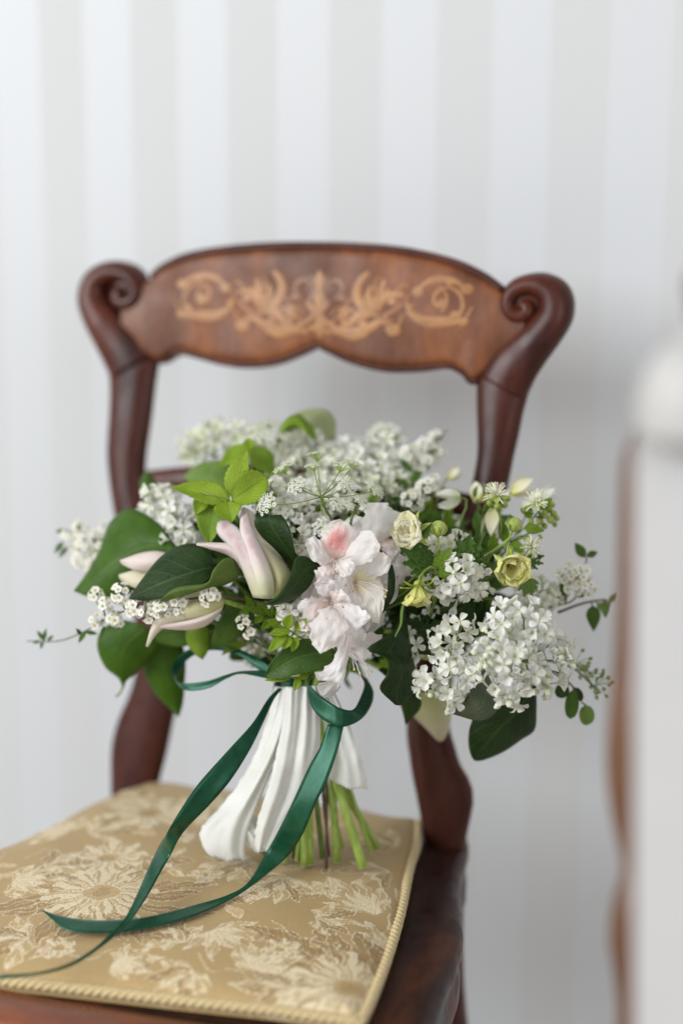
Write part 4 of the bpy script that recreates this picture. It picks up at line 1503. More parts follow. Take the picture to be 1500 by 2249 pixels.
def rhodo(label, c, facing, Rpx, mats, spin=0.0, depth=1.0, seed=1.0, open_=95, stam=7, slen=1.0, bottom=None):
    pos = P(*c)
    ax = V(*facing).normalized()
    R = Rpx * PXM
    root = thing('azalea_flower', pos, label, 'flower', 'blush azalea flowers at the front')
    q = orient(ax, spin)
    r2 = random.Random(seed)
    L = R * 1.42
    for k in range(5):
        az = 2 * math.pi * k / 5 + r2.uniform(-.1, .1)
        mb = arc_petal(L * r2.uniform(.94, 1.06), R * r2.uniform(1.12, 1.32), 12, open_ + r2.uniform(-14, 22), 0.0022, -L * 0.40, R * 0.15, r2.uniform(7, 12), r2.uniform(0, 20), az, 24, 24, 'wide', 0.06, notch=0.5, bend=0.42)
        o = link('petal', mb.mesh('petal', M[mats[k % len(mats)]]), root, pos, q)
    mb = MB()
    mb.tube([Vector((0, 0, -L * 0.62)), Vector((0, 0, -L * 0.42)), Vector((0, 0, -L * 0.30))], [0.0012, 0.0022, 0.0034], 8)
    link('tube', mb.mesh('tube', M[mats[0]]), root, pos, q)
    sm_ = MB()
    for k in range(1):
        pts = spline([Vector((0, 0, -L * 0.35)), Vector((0.0012, 0, 0.1 * L)), Vector((0.004, 0, 0.5 * L * slen)), Vector((0.010, 0, 0.78 * L * slen))], 9)
        sm_.tube(pts, 0.00035, 4, 0)
        sm_.ball(pts[-1], 0.0010, 6, 4, 1, None, 1.4)
    sme = sm_.mesh('stamen', [M['rho'], M['anther']])
    for k in range(stam):
        qq = q @ Quaternion((0, 0, 1), 2 * math.pi * (k + r2.uniform(-.3, .3)) / stam) @ Quaternion((0, 1, 0), r2.uniform(-.1, .1))
        link('stamen', sme, root, pos, qq, r2.uniform(.8, 1.1))
    if bottom is not None:
        full_stem(root, pos - ax * (L * 0.6), bottom, 0.0014, 'twig')
    return root


def azalea(label, throat, petals, stamens=(), bottom=None):
    pos = P(*throat)
    root = thing('azalea_flower', pos, label, 'flower', 'blush azalea flowers at the front')
    for k, (L, R, z0, z1, mt, bul) in enumerate(petals):
        def dzs(lst, bump):
            q = len(lst) - 1
            return [(x, y, z0 + (z1 - z0) * (i / q) ** .7 + bump * math.sin(math.pi * i / q)) for i, (x, y) in enumerate(lst)]
        mb = MB()
        sd = len(label) * .37 + k * 2.1
        loft(mb, dzs(L, .003 * math.sin(sd)), dzs(R, .003 * math.cos(sd * 1.7)), None, 20, 24, bul, 0.0034, 10.0, seed=sd, frill=0.17)
        part('petal', mb, M[mt], root)
    for (x0, y0, zz0, x1, y1, zz1) in stamens:
        mb = MB()
        a_, b_ = P(x0, y0, zz0), P(x1, y1, zz1)
        mid_ = a_.lerp(b_, .55) + UP * 0.0022
        pts = spline([a_, mid_, b_], 9)
        mb.tube(pts, 0.00034, 5, 0)
        mb.ball(b_, 0.0009, 6, 4, 1, b_ - mid_, 1.5)
        part('stamen', mb, [M['rho'], M['stamen_tip']], root)
    mb = MB()
    inn = pos + FW * .03 + (CORE - pos) * .15
    mb.tube(spline([pos + FW * .003, pos.lerp(inn, .5), inn], 6), [.0034, .0024, .0018, .0014, .0012, .0012], 8)
    part('tube', mb, M['rho_p'], root)
    if bottom is not None:
        full_stem(root, inn, bottom, 0.0014, 'twig')
    return root


rhodo('azalea bloom buried in the middle of the truss behind the speckled one', (752, 1292, .066), (0, -.1, 1), 84, ['rho', 'rho', 'rho_p'], 0.5, seed=71, open_=88, stam=4)
rhodo('azalea bloom buried low in the truss over the lance leaf', (722, 1372, .072), (-.1, -.2, 1), 66, ['rho', 'rho_p'], 0.9, seed=77, open_=86, stam=4)
azalea('pale blush azalea bloom at the upper back of its truss, right of the umbel', (835, 1195, .045),
       [([(800, 1195), (794, 1160), (797, 1118), (812, 1104)], [(845, 1198), (868, 1165), (875, 1130), (850, 1104)], .05, .06, 'rho', .008),
        ([(790, 1200), (756, 1172), (755, 1146), (775, 1131)], [(808, 1192), (806, 1165), (798, 1140), (780, 1130)], .05, .052, 'rho', .006),
        ([(826, 1192), (842, 1212), (852, 1232), (860, 1240)], [(850, 1180), (872, 1190), (878, 1212), (866, 1238)], .05, .055, 'rho_p', .005)])
azalea('azalea bloom tucked between the blush truss and the cream ruffled flower', (862, 1240, .03),
       [([(858, 1228), (880, 1215), (902, 1228), (912, 1244)], [(856, 1248), (876, 1268), (900, 1266), (912, 1248)], .035, .045, 'rho', .006),
        ([(852, 1250), (865, 1270), (880, 1285)], [(866, 1245), (888, 1262), (886, 1284)], .035, .04, 'rho_p', .004)])
azalea('azalea bloom facing right with a yellowish throat and long stamens', (775, 1276, .078),
       [([(774, 1270), (800, 1238), (826, 1216), (842, 1212)], [(778, 1280), (818, 1274), (850, 1258), (857, 1230)], .082, .108, 'rho_y', .003),
        ([(778, 1274), (824, 1270), (848, 1288), (842, 1330), (834, 1368)], [(774, 1284), (784, 1315), (800, 1345), (816, 1362), (832, 1369)], .082, .102, 'rho_y', .003),
        ([(780, 1280), (792, 1312), (800, 1345), (797, 1366)], [(770, 1282), (756, 1305), (762, 1335), (790, 1367)], .082, .104, 'rho', .004),
        ([(773, 1268), (756, 1252), (736, 1266), (734, 1294)], [(772, 1284), (766, 1304), (752, 1316), (736, 1302)], .084, .106, 'rho', .004)],
       [(777, 1278, .084, 843, 1303, .118), (777, 1279, .084, 846, 1310, .114), (778, 1276, .084, 838, 1295, .122), (776, 1280, .084, 826, 1318, .116), (779, 1277, .084, 849, 1297, .11)])
azalea('azalea bloom with the bright red speckled blotch, at the top of the truss', (736, 1228, .084),
       [([(733, 1232), (716, 1212), (694, 1180), (674, 1184)], [(734, 1234), (714, 1240), (688, 1232), (670, 1196)], .088, .108, 'rho', .003),
        ([(732, 1228), (706, 1208), (704, 1172), (722, 1148), (744, 1140)], [(741, 1228), (768, 1210), (780, 1182), (772, 1156), (748, 1140)], .090, .110, 'rho_b', .003),
        ([(738, 1226), (768, 1192), (792, 1164), (816, 1168), (834, 1196)], [(740, 1234), (770, 1240), (800, 1238), (826, 1224), (836, 1202)], .090, .116, 'rho', .004),
        ([(740, 1230), (764, 1228), (780, 1246), (772, 1262)], [(736, 1236), (738, 1252), (750, 1266), (768, 1264)], .092, .118, 'rho', .004),
        ([(732, 1232), (710, 1236), (694, 1250), (694, 1270)], [(738, 1236), (744, 1256), (736, 1276), (700, 1282)], .088, .104, 'rho_p', .005)],
       [(736, 1229, .09, 741, 1252, .124), (737, 1229, .09, 752, 1262, .122), (735, 1229, .09, 732, 1258, .12)], bottom=on_seat(717, 1907))
azalea('small azalea bloom on the left edge of the truss, pinkish lobes beside the dark leaf', (716, 1305, .08),
       [([(722, 1312), (700, 1304), (690, 1284), (702, 1270)], [(728, 1312), (744, 1298), (742, 1278), (716, 1268)], .09, .106, 'rho', .004),
        ([(720, 1318), (694, 1312), (668, 1316), (652, 1330)], [(720, 1328), (700, 1340), (676, 1352), (654, 1340)], .085, .092, 'rho', .005),
        ([(728, 1318), (724, 1300), (744, 1292), (762, 1306)], [(734, 1326), (752, 1330), (770, 1322), (766, 1308)], .09, .112, 'rho_p', .004)])
azalea('azalea bloom low on the truss, salmon mark near its throat, petals spread wide', (730, 1330, .088),
       [([(724, 1328), (698, 1320), (670, 1338), (656, 1366)], [(722, 1340), (706, 1358), (692, 1384), (662, 1388)], .092, .106, 'rho_p', .004),
        ([(734, 1324), (768, 1324), (800, 1340), (814, 1354)], [(730, 1338), (752, 1374), (786, 1382), (812, 1362)], .094, .114, 'rho', .003),
        ([(722, 1330), (698, 1346), (682, 1382), (684, 1412), (701, 1434)], [(740, 1332), (762, 1362), (758, 1396), (738, 1418), (704, 1435)], .096, .120, 'rho', .005)],
       [(732, 1334, .098, 752, 1352, .126), (730, 1334, .098, 735, 1362, .128), (728, 1334, .098, 718, 1358, .126)])
azalea('lowest azalea bloom, funnel seen from the side with long stamens trailing out', (764, 1420, .085),
       [([(764, 1418), (782, 1400), (814, 1390), (840, 1394)], [(764, 1440), (786, 1456), (806, 1444), (838, 1404)], .078, .088, 'rho', -.004),
        ([(752, 1392), (738, 1436), (714, 1468), (694, 1476), (700, 1494)], [(774, 1396), (768, 1440), (756, 1478), (742, 1498), (716, 1496)], .096, .112, 'rho', .006),
        ([(758, 1425), (742, 1455), (718, 1490), (694, 1502), (702, 1526)], [(766, 1440), (758, 1480), (744, 1515), (728, 1532), (708, 1530)], .07, .07, 'rho', .003),
        ([(752, 1390), (742, 1372), (770, 1362), (800, 1384)], [(764, 1425), (780, 1420), (800, 1410), (806, 1392)], .084, .098, 'rho', .004)],
       [(768, 1432, .09, 797, 1502, .105), (769, 1430, .09, 808, 1484, .108), (768, 1433, .09, 790, 1478, .11), (770, 1428, .09, 806, 1468, .108), (768, 1434, .09, 778, 1470, .112), (771, 1430, .09, 832, 1508, .1), (770, 1431, .09, 816, 1475, .1)])

# ---- ruffled geum-like flowers


def geum(label, c, facing, Rpx, mat, th=(25, 70), n1=9, n2=7, spin=0.0, seed=1, stem=None, sep=True, group='ruffled lemon and cream flowers', bottom=None, rings=3):
    pos = P(*c)
    ax = V(*facing).normalized()
    R = Rpx * PXM
    q = orient(ax, spin)
    root = thing('ruffled_flower', pos, label, 'flower', group)
    r2 = random.Random(seed)
    for ring, (nn_, f, dth) in enumerate(((n1, 1.0, 0), (n2, 0.78, -18), (5, 0.55, -28))[:rings]):
        for k in range(nn_):
            az = 2 * math.pi * (k + 0.5 * ring) / nn_ + r2.uniform(-.12, .12)
            mb = arc_petal(R * f * r2.uniform(.92, 1.1), R * 0.98 * f * r2.uniform(.9, 1.1), th[0] + dth * 0.6, th[1] + dth + r2.uniform(-9, 9), 0.001, 0.0005 * ring, R * 0.10, r2.uniform(6, 11), r2.uniform(0, 30), az, 10, 8, 'round', 0.25, bend=0.8)
            link('petal', mb.mesh('petal', M[mat]), root, pos, q)
    mb = MB()
    mb.ball((0, 0, R * 0.22), R * 0.13, 10, 6, 0)
    link('centre', mb.mesh('centre', M['anther']), root, pos, q)
    if sep:
        for k in range(6):
            mb = arc_petal(R * r2.uniform(.7, 1.0), R * 0.26, 60, 125 + r2.uniform(-30, 40), 0.0012, -0.0012, R * 0.05, 4, r2.uniform(0, 9), k * 1.047, 4, 8, 'point', 0.3)
            link('sepal', mb.mesh('sepal', M['sepal']), root, pos, q, None)
    mb = MB()
    mb.ball((0, 0, -0.001), R * 0.2, 10, 6, 0)
    link('receptacle', mb.mesh('receptacle', M['sepal']), root, pos, q)
    if stem:
        mb = MB()
        mb.tube(spline([pos - ax * R * 0.12] + [P(*s) for s in stem], 18), 0.0012, 7)
        part('stem', mb, M['stem_d'], root)
    if bottom is not None:
        full_stem(root, P(*stem[-1]) if stem else pos, bottom, 0.0030)
    return root


geum('cream ruffled flower, largest of its kind, beside the spiky green bud', (912, 1170, .08), (-.62, .15, .7), 52, 'geum_c', (16, 74), 7, 6, 0.2, 4, [(930, 1205, .07), (950, 1245, .06), (945, 1330, .03)])
geum('lemon nodding cup with thin green sepals, lowest of the ruffled flowers', (918, 1286, .10), (-.05, -.95, .35), 46, 'geum_y', (34, 22), 7, 6, 0.5, 9, [(925, 1262, .095), (945, 1245, .09), (958, 1255, .085), (960, 1300, .07), (930, 1390, .03)], bottom=on_seat(830, 1862))
geum('lemon ruffled flower facing forward on a hairy arching stalk, rightmost of its kind', (1120, 1235, .085), (.05, -.45, .85), 50, 'geum_y', (46, 42), 7, 6, 0.1, 14, [(1125, 1205, .07), (1110, 1195, .07), (1060, 1228, .065), (980, 1300, .03)], rings=2)


def fuzzy_bud(label, c, facing, Rpx, stem):
    pos = P(*c)
    ax = V(*facing).normalized()
    q = orient(ax)
    R = Rpx * PXM
    root = thing('flower_bud', pos, label, 'bud', 'green flower buds')
    mb = MB()
    mb.ball((0, 0, 0), R, 12, 8, 0, (0, 0, 1), 0.95)
    link('bud_body', mb.mesh('bud_body', M['bud_g']), root, pos, q)
    for k in range(9):
        mb = arc_petal(R * 1.75, R * 0.6, 80, -18 + U_(-12, 22), R * 0.25, -R * 0.95, 0, 4, 0, k * 0.698, 4, 8, 'point', 0.2)
        link('sepal', mb.mesh('sepal', M['sepal']), root, pos, q)
    mb = MB()
    mb.tube(spline([pos - ax * R] + [P(*s) for s in stem], 12), 0.0011, 7)
    part('stem', mb, M['stem'], root)


fuzzy_bud('round spiky green bud on an upright stalk right of the cream ruffled flower', (963, 1160, .085), (.05, 1, .15), 17, [(963, 1200, .08), (962, 1240, .075), (950, 1320, .04)])
fuzzy_bud('greenish folded bud at the end of the two hairy stalks', (1130, 1152, .05), (.3, .85, .3), 16, [(1120, 1180, .05), (1090, 1205, .055), (1040, 1240, .05), (990, 1300, .03)])
fuzzy_bud('small green bud above the nodding lemon cup', (919, 1250, .075), (-.4, .5, .6), 9, [(928, 1262, .07), (950, 1300, .05)])


def burst(label, c, facing, Rpx, stem, buds=()):
    """head of fine cream filaments with round buds"""
    pos = P(*c)
    ax = V(*facing).normalized()
    R = Rpx * PXM
    root = thing('tasselled_flower', pos, label, 'flower', 'tasselled greenish flowers at the right')
    mb = MB()
    x = ax.orthogonal().normalized()
    y = ax.cross(x)
    for k in range(44):
        a, t = U_(0, 6.28), math.acos(U_(0.0, 1.0))
        d = (x * math.cos(a) + y * math.sin(a)) * math.sin(t) + ax * math.cos(t)
        e = pos + d * R * U_(.8, 1.08)
        mb.tube([pos, pos.lerp(e, .5) + ax * R * 0.08, e], [0.00028, 0.0004, 0.00045], 4, 0)
        mb.ball(e, 0.0007, 5, 3, 0)
    part('filaments', mb, M['cream_th'], root, kind='stuff')
    for k in range(5):
        mb = MB()
        mm = arc_petal(R * 0.8, R * 0.5, 70, 120, 0.0005, 0, 0.0004, 4, k, k * 1.257, 4, 6, 'point', 0.3)
        link('sepal', mm.mesh('sepal', M['sepal']), root, pos, orient(ax))
    for (bx, by, bz, br) in buds:
        mb = MB()
        bp_ = P(bx, by, bz)
        mb.ball(bp_, br * PXM, 8, 6, 0, ax, 1.1)
        mb.tube([bp_, bp_.lerp(pos, .55) - UP * 0.004, P(*stem[0])], 0.0005, 5, 0)
        part('bud', mb, M['bud_g'], root)
    mb = MB()
    mb.tube(spline([pos] + [P(*s) for s in stem], 14), 0.0009, 6)
    part('stem', mb, M['stem_d'], root)


burst('upper tasselled flower with cream filaments, highest at the right', (1090, 1090, .045), (-.05, .75, .6), 31, [(1095, 1130, .03), (1100, 1165, .03), (1060, 1260, .0)],
      [(1075, 1105, .04, 7), (1108, 1108, .035, 8), (1115, 1095, .03, 7), (1070, 1090, .03, 6), (1092, 1112, .042, 7)])
burst('right tasselled flower with a cluster of round green buds beneath', (1178, 1106, .045), (-.3, .75, .55), 31, [(1185, 1140, .02), (1170, 1165, .02), (1120, 1200, .02), (1060, 1280, .0)],
      [(1205, 1118, .025, 8), (1215, 1128, .025, 8), (1195, 1130, .03, 9), (1208, 1142, .03, 8), (1222, 1138, .02, 7), (1185, 1145, .03, 8), (1165, 1145, .03, 7), (1212, 1108, .02, 7), (1195, 1155, .025, 7), (1218, 1152, .02, 6), (1150, 1120, .03, 8)])
burst('lower tasselled flower hanging right of the hairy stalks', (1165, 1200, .05), (.3, -.1, .8), 26, [(1160, 1180, .03), (1130, 1185, .02), (1060, 1280, .0)], [(1185, 1180, .03, 6), (1150, 1185, .035, 6)])

# bell-shaped buds


def bell(label, base, tip, wpx, mat, stem):
    b, t = P(*base), P(*tip)
    ax = (t - b)
    L = ax.length
    root = thing('bell_bud', b, label, 'bud', 'greenish bell buds at the right rear')
    q = orient(ax)
    for k in range(4):
        mb = arc_petal(L, wpx * PXM * 0.9, 38, -6, 0.0008, 0, 0.0004, 4, k, k * math.pi / 2, 6, 8, 'point', -0.25)
        link('petal', mb.mesh('petal', M[mat]), root, b, q)
    mb = MB()
    mb.tube(spline([b] + [P(*s) for s in stem], 12), 0.0009, 6)
    part('stem', mb, M['stem_d'], root)


bell('pointed greenish bell bud at the upper right beside the tasselled flower', (1122, 1082, .0), (1172, 1058, -.005), 28, 'geum_c', [(1105, 1095, .0), (1090, 1160, -.01), (1040, 1280, -.02)])
bell('narrow pale bell bud behind the right tasselled flower', (1180, 1095, -.01), (1222, 1075, -.01), 22, 'lilac_c', [(1165, 1105, -.01), (1140, 1160, -.01), (1060, 1280, -.02)])
bell('white drooping bell bud under the upper tasselled flower', (1085, 1118, .02), (1078, 1185, .025), 34, 'tulip_c', [(1090, 1105, .015), (1070, 1100, .0), (1040, 1200, -.02)])
bell('cream bell bud pointing left right of the cream ruffled flower rear', (1010, 1092, .0), (955, 1100, .0), 30, 'lilac_c', [(1020, 1090, .0), (1025, 1110, .0), (1010, 1150, .0), (980, 1280, -.02)])
bell('rounded yellow-green bud in front of the right chair post', (1050, 1100, -.01), (1048, 1062, -.02), 34, 'geum_c', [(1050, 1125, -.01), (1040, 1200, -.02), (1000, 1300, -.03)])
bell('distant yellow-green bud tip left of the right chair post', (985, 1050, -.06), (1012, 1028, -.06), 20, 'geum_c', [(970, 1070, -.06), (940, 1160, -.05)])

# ---- lacy umbels
mb = MB()
ur = random.Random(3)
for k in range(22):
    a = k * 2.4
    r = 0.0088 * math.sqrt((k + .5) / 22)
    c_ = Vector((r * math.cos(a), r * math.sin(a), 0.0035 - r * r * 30 + ur.uniform(-.0006, .0006)))
    mb.tube([Vector((0, 0, -0.004)), c_ * 0.6 + Vector((0, 0, -0.0012)), c_], 0.00022, 3, 1, False)
    tl = Vector((c_.x * 60, c_.y * 60, 1)).normalized()
    qx = tl.orthogonal().normalized()
    qy = tl.cross(qx)
    ph0 = ur.uniform(0, 6)
    for pz in range(5):
        aa = ph0 + pz * 1.2566
        d1 = qx * math.cos(aa) + qy * math.sin(aa)
        d2 = tl.cross(d1)
        mb.add([c_ + d1 * 0.0003, c_ + d1 * 0.0012 + d2 * 0.00065 + tl * .0001, c_ + d1 * 0.0019 + tl * 0.0003, c_ + d1 * 0.0012 - d2 * 0.00065 + tl * .0001], [(0, 1, 2, 3)], None, 0)
    mb.ball(c_ + tl * 0.0003, 0.00042, 5, 3, 2)
umb_me = mb.mesh('umbellet', [M['spirea'], M['stem'], M['bud_g']])


def umbel(label, hub, ends, stem, scale=1.0, srad=0.0012, group='lacy umbels of the bouquet', ray_mat='stem_d', bottom=None):
    h = P(*hub)
    root = thing('lacy_umbel', h, label, 'flower', group)
    mb = MB()
    mb.tube(spline([h] + [P(*s) for s in stem], 12), [srad] * 12, 7)
    part('stem', mb, M['stem_d'], root)
    upd = V(-.05, .9, .35)
    for e in ends:
        p = P(*e[:3])
        mb = MB()
        d = (p - h)
        ctrl = h.lerp(p, .5) - upd * d.length * 0.04
        mb.tube(spline([h, ctrl, p], 8), [0.0006, 0.00055, 0.00055, 0.0005, 0.0005, 0.00045, 0.00045, 0.0004], 5)
        part('ray', mb, M[ray_mat], root)
        ax = (d.normalized() * .8 + upd * .75 + V(0, 0, .35)).normalized()
        o = link('umbellet', umb_me, root, p + ax * 0.003, orient(ax, U_(0, 6)), scale * (e[3] if len(e) > 3 else 1) * U_(.9, 1.1))
        o["kind"] = "stuff"
    if bottom is not None:
        full_stem(root, P(*stem[-1]), bottom, 0.0031)
    return root


umbel('sharp lacy white umbel with thin radiating green spokes at the centre top', (705, 1092, .085),
      [(626, 1038, .06), (657, 1072, .1), (594, 1110, .095, 1.1), (690, 1034, .07), (697, 1010, .045), (747, 1034, .07), (757, 1072, .1), (816, 1080, .085, 1.15), (708, 1160, .13), (772, 1028, .055), (740, 1110, .12, .7)],
      [(715, 1120, .075), (728, 1145, .06), (745, 1260, .0)], bottom=on_seat(668, 1902))
umbel('second lacy umbel, small and green in bud, right under the sharp one', (775, 1130, .07), [(760, 1108, .08, .7), (790, 1105, .08, .7), (778, 1098, .07, .7), (800, 1120, .08, .6), (770, 1118, .09, .6)], [(770, 1150, .06), (760, 1220, .02)], 0.8)
umbel('blurred lacy umbel at the upper left rear above the bright leaves', (600, 1010, -.06), [(565, 950, -.06), (590, 940, -.07), (620, 945, -.07), (580, 965, -.05), (612, 965, -.055), (550, 972, -.06)], [(605, 1040, -.06), (640, 1160, -.05)], 1.2)
umbel('small blurred umbel at the top centre standing clear of the lilac', (845, 990, -.08), [(838, 950, -.08), (858, 952, -.08), (824, 955, -.08), (868, 965, -.08)], [(845, 1030, -.07), (820, 1150, -.05)], 0.9)

# berry-like sprig on thin stalks at the right


def berry_sprig(label, stem, dots, rad=0.0009):
    pts = [P(*s) for s in stem]
    root = thing('berry_sprig', pts[0], label, 'sprig', None)
    sp = spline(pts, 16)
    mb = MB()
    mb.tube(sp, rad, 6)
    part('stem', mb, M['twig'], root)
    for (x, y, z, hx, hy) in dots:
        mb = MB()
        b = P(x, y, z)
        h = P(hx, hy, z - .004)
        mb.tube(spline([h, h.lerp(b, .5) + UP * .002, b], 6), 0.00032, 4)
        mb.ball(b, 0.0017, 7, 5, 0, b - h, 1.2)
        part('berry', mb, M['stem_d'], root)
    return root


hubs = [(1262, 1462), (1290, 1490), (1305, 1510)]
dots = []
for k in range(34):
    hx, hy = hubs[k % 3]
    a = U_(-2.2, 1.4)
    r = U_(14, 46)
    dots.append((hx + r * math.cos(a), hy + r * math.sin(a) * .9, .01 + U_(-.012, .012), hx, hy))
bs = berry_sprig('dark thin sprig of tiny green seed heads at the lower right edge', [(1130, 1440, .02), (1220, 1455, .02), (1262, 1470, .015), (1290, 1495, .01), (1312, 1515, .005)], dots)

# ---- large leaves
LG_ = 'large leaves of the bouquet'
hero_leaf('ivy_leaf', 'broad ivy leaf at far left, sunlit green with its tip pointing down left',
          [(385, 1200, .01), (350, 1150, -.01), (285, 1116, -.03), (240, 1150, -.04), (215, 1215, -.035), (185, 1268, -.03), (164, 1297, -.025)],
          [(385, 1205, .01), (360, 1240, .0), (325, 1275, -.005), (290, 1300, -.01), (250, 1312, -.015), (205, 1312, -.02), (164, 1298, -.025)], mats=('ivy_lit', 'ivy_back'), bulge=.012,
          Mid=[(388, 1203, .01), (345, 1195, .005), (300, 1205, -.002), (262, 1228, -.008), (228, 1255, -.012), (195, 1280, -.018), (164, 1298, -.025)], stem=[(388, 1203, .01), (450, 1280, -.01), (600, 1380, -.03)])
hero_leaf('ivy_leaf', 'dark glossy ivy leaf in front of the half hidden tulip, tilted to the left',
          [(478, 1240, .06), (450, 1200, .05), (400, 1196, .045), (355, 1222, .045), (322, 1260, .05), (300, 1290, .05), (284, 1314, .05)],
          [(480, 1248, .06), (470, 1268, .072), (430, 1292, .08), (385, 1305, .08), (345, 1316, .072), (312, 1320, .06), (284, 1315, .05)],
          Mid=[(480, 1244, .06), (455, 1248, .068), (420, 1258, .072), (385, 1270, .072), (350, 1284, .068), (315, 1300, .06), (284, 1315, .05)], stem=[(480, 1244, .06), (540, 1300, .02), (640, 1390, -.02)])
hero_leaf('ivy_leaf', 'paler curled ivy lobe folded under the dark tilted leaf, edge rolled forward',
          [(520, 1228, .065), (495, 1226, .07), (470, 1250, .078), (455, 1280, .085), (400, 1288, .085), (375, 1298, .082), (352, 1318, .075)],
          [(528, 1262, .06), (510, 1278, .065), (488, 1286, .07), (460, 1292, .078), (420, 1304, .08), (385, 1314, .078), (356, 1322, .074)], mats=('ivy_back', 'ivy'), ruf=.002, bulge=.005)
hero_leaf('ivy_leaf', 'dark ivy leaf cupping the right side of the pale tulip',
          [(640, 1325, .085), (585, 1315, .075), (640, 1262, .07), (612, 1215, .075), (575, 1178, .08), (558, 1150, .085), (566, 1133, .085)],
          [(668, 1300, .085), (685, 1272, .08), (655, 1222, .085), (648, 1210, .09), (642, 1180, .095), (632, 1150, .095), (618, 1130, .09)], bulge=.002, ruf=.0015)
hero_leaf('ivy_leaf', 'ivy lobe wrapping under the tulip base with its point toward the blush flowers',
          [(552, 1318, .095), (590, 1322, .115), (620, 1296, .115), (638, 1262, .105), (650, 1225, .095), (672, 1222, .09), (702, 1240, .085)],
          [(556, 1322, .095), (600, 1330, .108), (640, 1318, .105), (668, 1300, .098), (682, 1285, .092), (692, 1262, .088), (703, 1242, .085)], mats=('ivy', 'ivy_back'), bulge=.004)
hero_leaf('lance_leaf', 'dark lance-shaped leaf below the azaleas, over the ribbon',
          [(740, 1435, .085), (715, 1408, .09), (672, 1402, .095), (630, 1418, .095), (600, 1448, .09), (582, 1482, .085)],
          [(738, 1442, .085), (722, 1462, .09), (690, 1474, .095), (650, 1482, .095), (612, 1492, .09), (583, 1486, .085)], mats=('rhodo_leaf', 'ivy_back'), bulge=-.004, ruf=.001, stem=[(740, 1438, .085), (770, 1450, .05), (760, 1490, .0)])
hero_leaf('ivy_leaf', 'wavy dark leaf with a pale rippled edge right of the lowest azalea',
          [(885, 1318, .075), (872, 1370, .085), (855, 1392, .095), (806, 1426, .1), (848, 1446, .105), (850, 1480, .1), (833, 1512, .095), (868, 1548, .085)],
          [(888, 1320, .07), (895, 1375, .07), (900, 1410, .07), (905, 1440, .07), (912, 1470, .07), (910, 1500, .07), (905, 1525, .075), (880, 1550, .085)], mats=('ivy', 'ivy_back'), bulge=.006, ruf=.002)
hero_leaf('ivy_leaf', 'narrow folded dark leaf standing right of the yellow-throated azalea',
          [(838, 1345, .085), (850, 1300, .09), (852, 1262, .095), (850, 1242, .095)], [(842, 1345, .08), (862, 1312, .085), (868, 1275, .085), (862, 1240, .09)], bulge=.006, ruf=.001)
hero_leaf('ivy_leaf', 'large dark ivy leaf hanging under the largest lilac, lowest at the right',
          [(1175, 1505, .03), (1120, 1520, .03), (1062, 1545, .03), (1034, 1590, .025), (1028, 1630, .018), (1033, 1658, .012), (1040, 1669, .01)],
          [(1176, 1508, .03), (1178, 1558, .025), (1174, 1604, .02), (1145, 1624, .015), (1105, 1650, .01), (1060, 1670, .008), (1042, 1671, .01)], mats=('ivy', 'ivy_back'), bulge=.007, ruf=.002, stem=[(1175, 1506, .03), (1080, 1480, .0), (850, 1490, -.02)])
hero_leaf('ivy_leaf', 'grey-green curled leaf underside between the lilac and the hanging dark leaf',
          [(975, 1556, .075), (1000, 1552, .085), (1025, 1530, .09), (1030, 1505, .08), (1030, 1480, .06), (1020, 1455, .05)],
          [(985, 1566, .07), (1015, 1574, .075), (1050, 1582, .08), (1082, 1570, .085), (1095, 1535, .08), (1060, 1460, .05)], mats=('sage', 'ivy'), bulge=.006, ruf=.002)
hero_leaf('heart_leaf', 'heart-shaped leaf with a thin drip tip at the lower left',
          [(320, 1375, -.02), (270, 1362, -.03), (225, 1382, -.03), (214, 1420, -.03), (232, 1465, -.035), (262, 1490, -.04), (270, 1512, -.04)],
          [(325, 1380, -.02), (355, 1398, -.025), (345, 1430, -.03), (318, 1460, -.035), (292, 1485, -.04), (278, 1495, -.04), (271, 1513, -.04)], mats=('ivy_lit', 'ivy_back'), bulge=.008, ruf=.001, stem=[(270, 1510, -.04), (264, 1522, -.04), (255, 1530, -.04)])
hero_leaf('heart_leaf', 'soft blurred leaf hanging down over the left chair post',
          [(345, 1395, -.04), (312, 1430, -.045), (315, 1470, -.05), (340, 1520, -.055), (372, 1555, -.06), (392, 1574, -.06)],
          [(350, 1393, -.04), (395, 1405, -.045), (408, 1450, -.05), (406, 1500, -.055), (402, 1545, -.06), (393, 1575, -.06)], mats=('ivy_lit', 'ivy_back'), bulge=.008, ruf=.001)
hero_leaf('heart_leaf', 'pale translucent leaf standing at the very top of the bouquet',
          [(612, 955, -.08), (640, 915, -.085), (672, 900, -.09), (712, 898, -.095), (735, 920, -.1), (738, 962, -.1)],
          [(615, 958, -.08), (650, 945, -.08), (680, 935, -.085), (695, 945, -.09), (705, 960, -.095), (728, 970, -.1)], mats=('pale', 'pale'), bulge=.004, ruf=.001)
hero_leaf('heart_leaf', 'bright green leaf folded in front of the topmost pale leaf',
          [(608, 952, -.06), (630, 920, -.06), (655, 908, -.065), (668, 918, -.065), (688, 940, -.065), (695, 960, -.065)],
          [(612, 958, -.06), (632, 945, -.055), (650, 938, -.055), (665, 942, -.055), (675, 955, -.055), (690, 966, -.06)], mats=('lime2', 'soft'), bulge=.004)
hero_leaf('heart_leaf', 'dull blurred leaf standing in front of the left chair post',
          [(330, 1105, -.07), (312, 1085, -.075), (308, 1060, -.08), (318, 1035, -.085)], [(345, 1100, -.07), (350, 1075, -.075), (338, 1050, -.08), (320, 1034, -.085)], mats=('mid', 'soft'), bulge=.004)
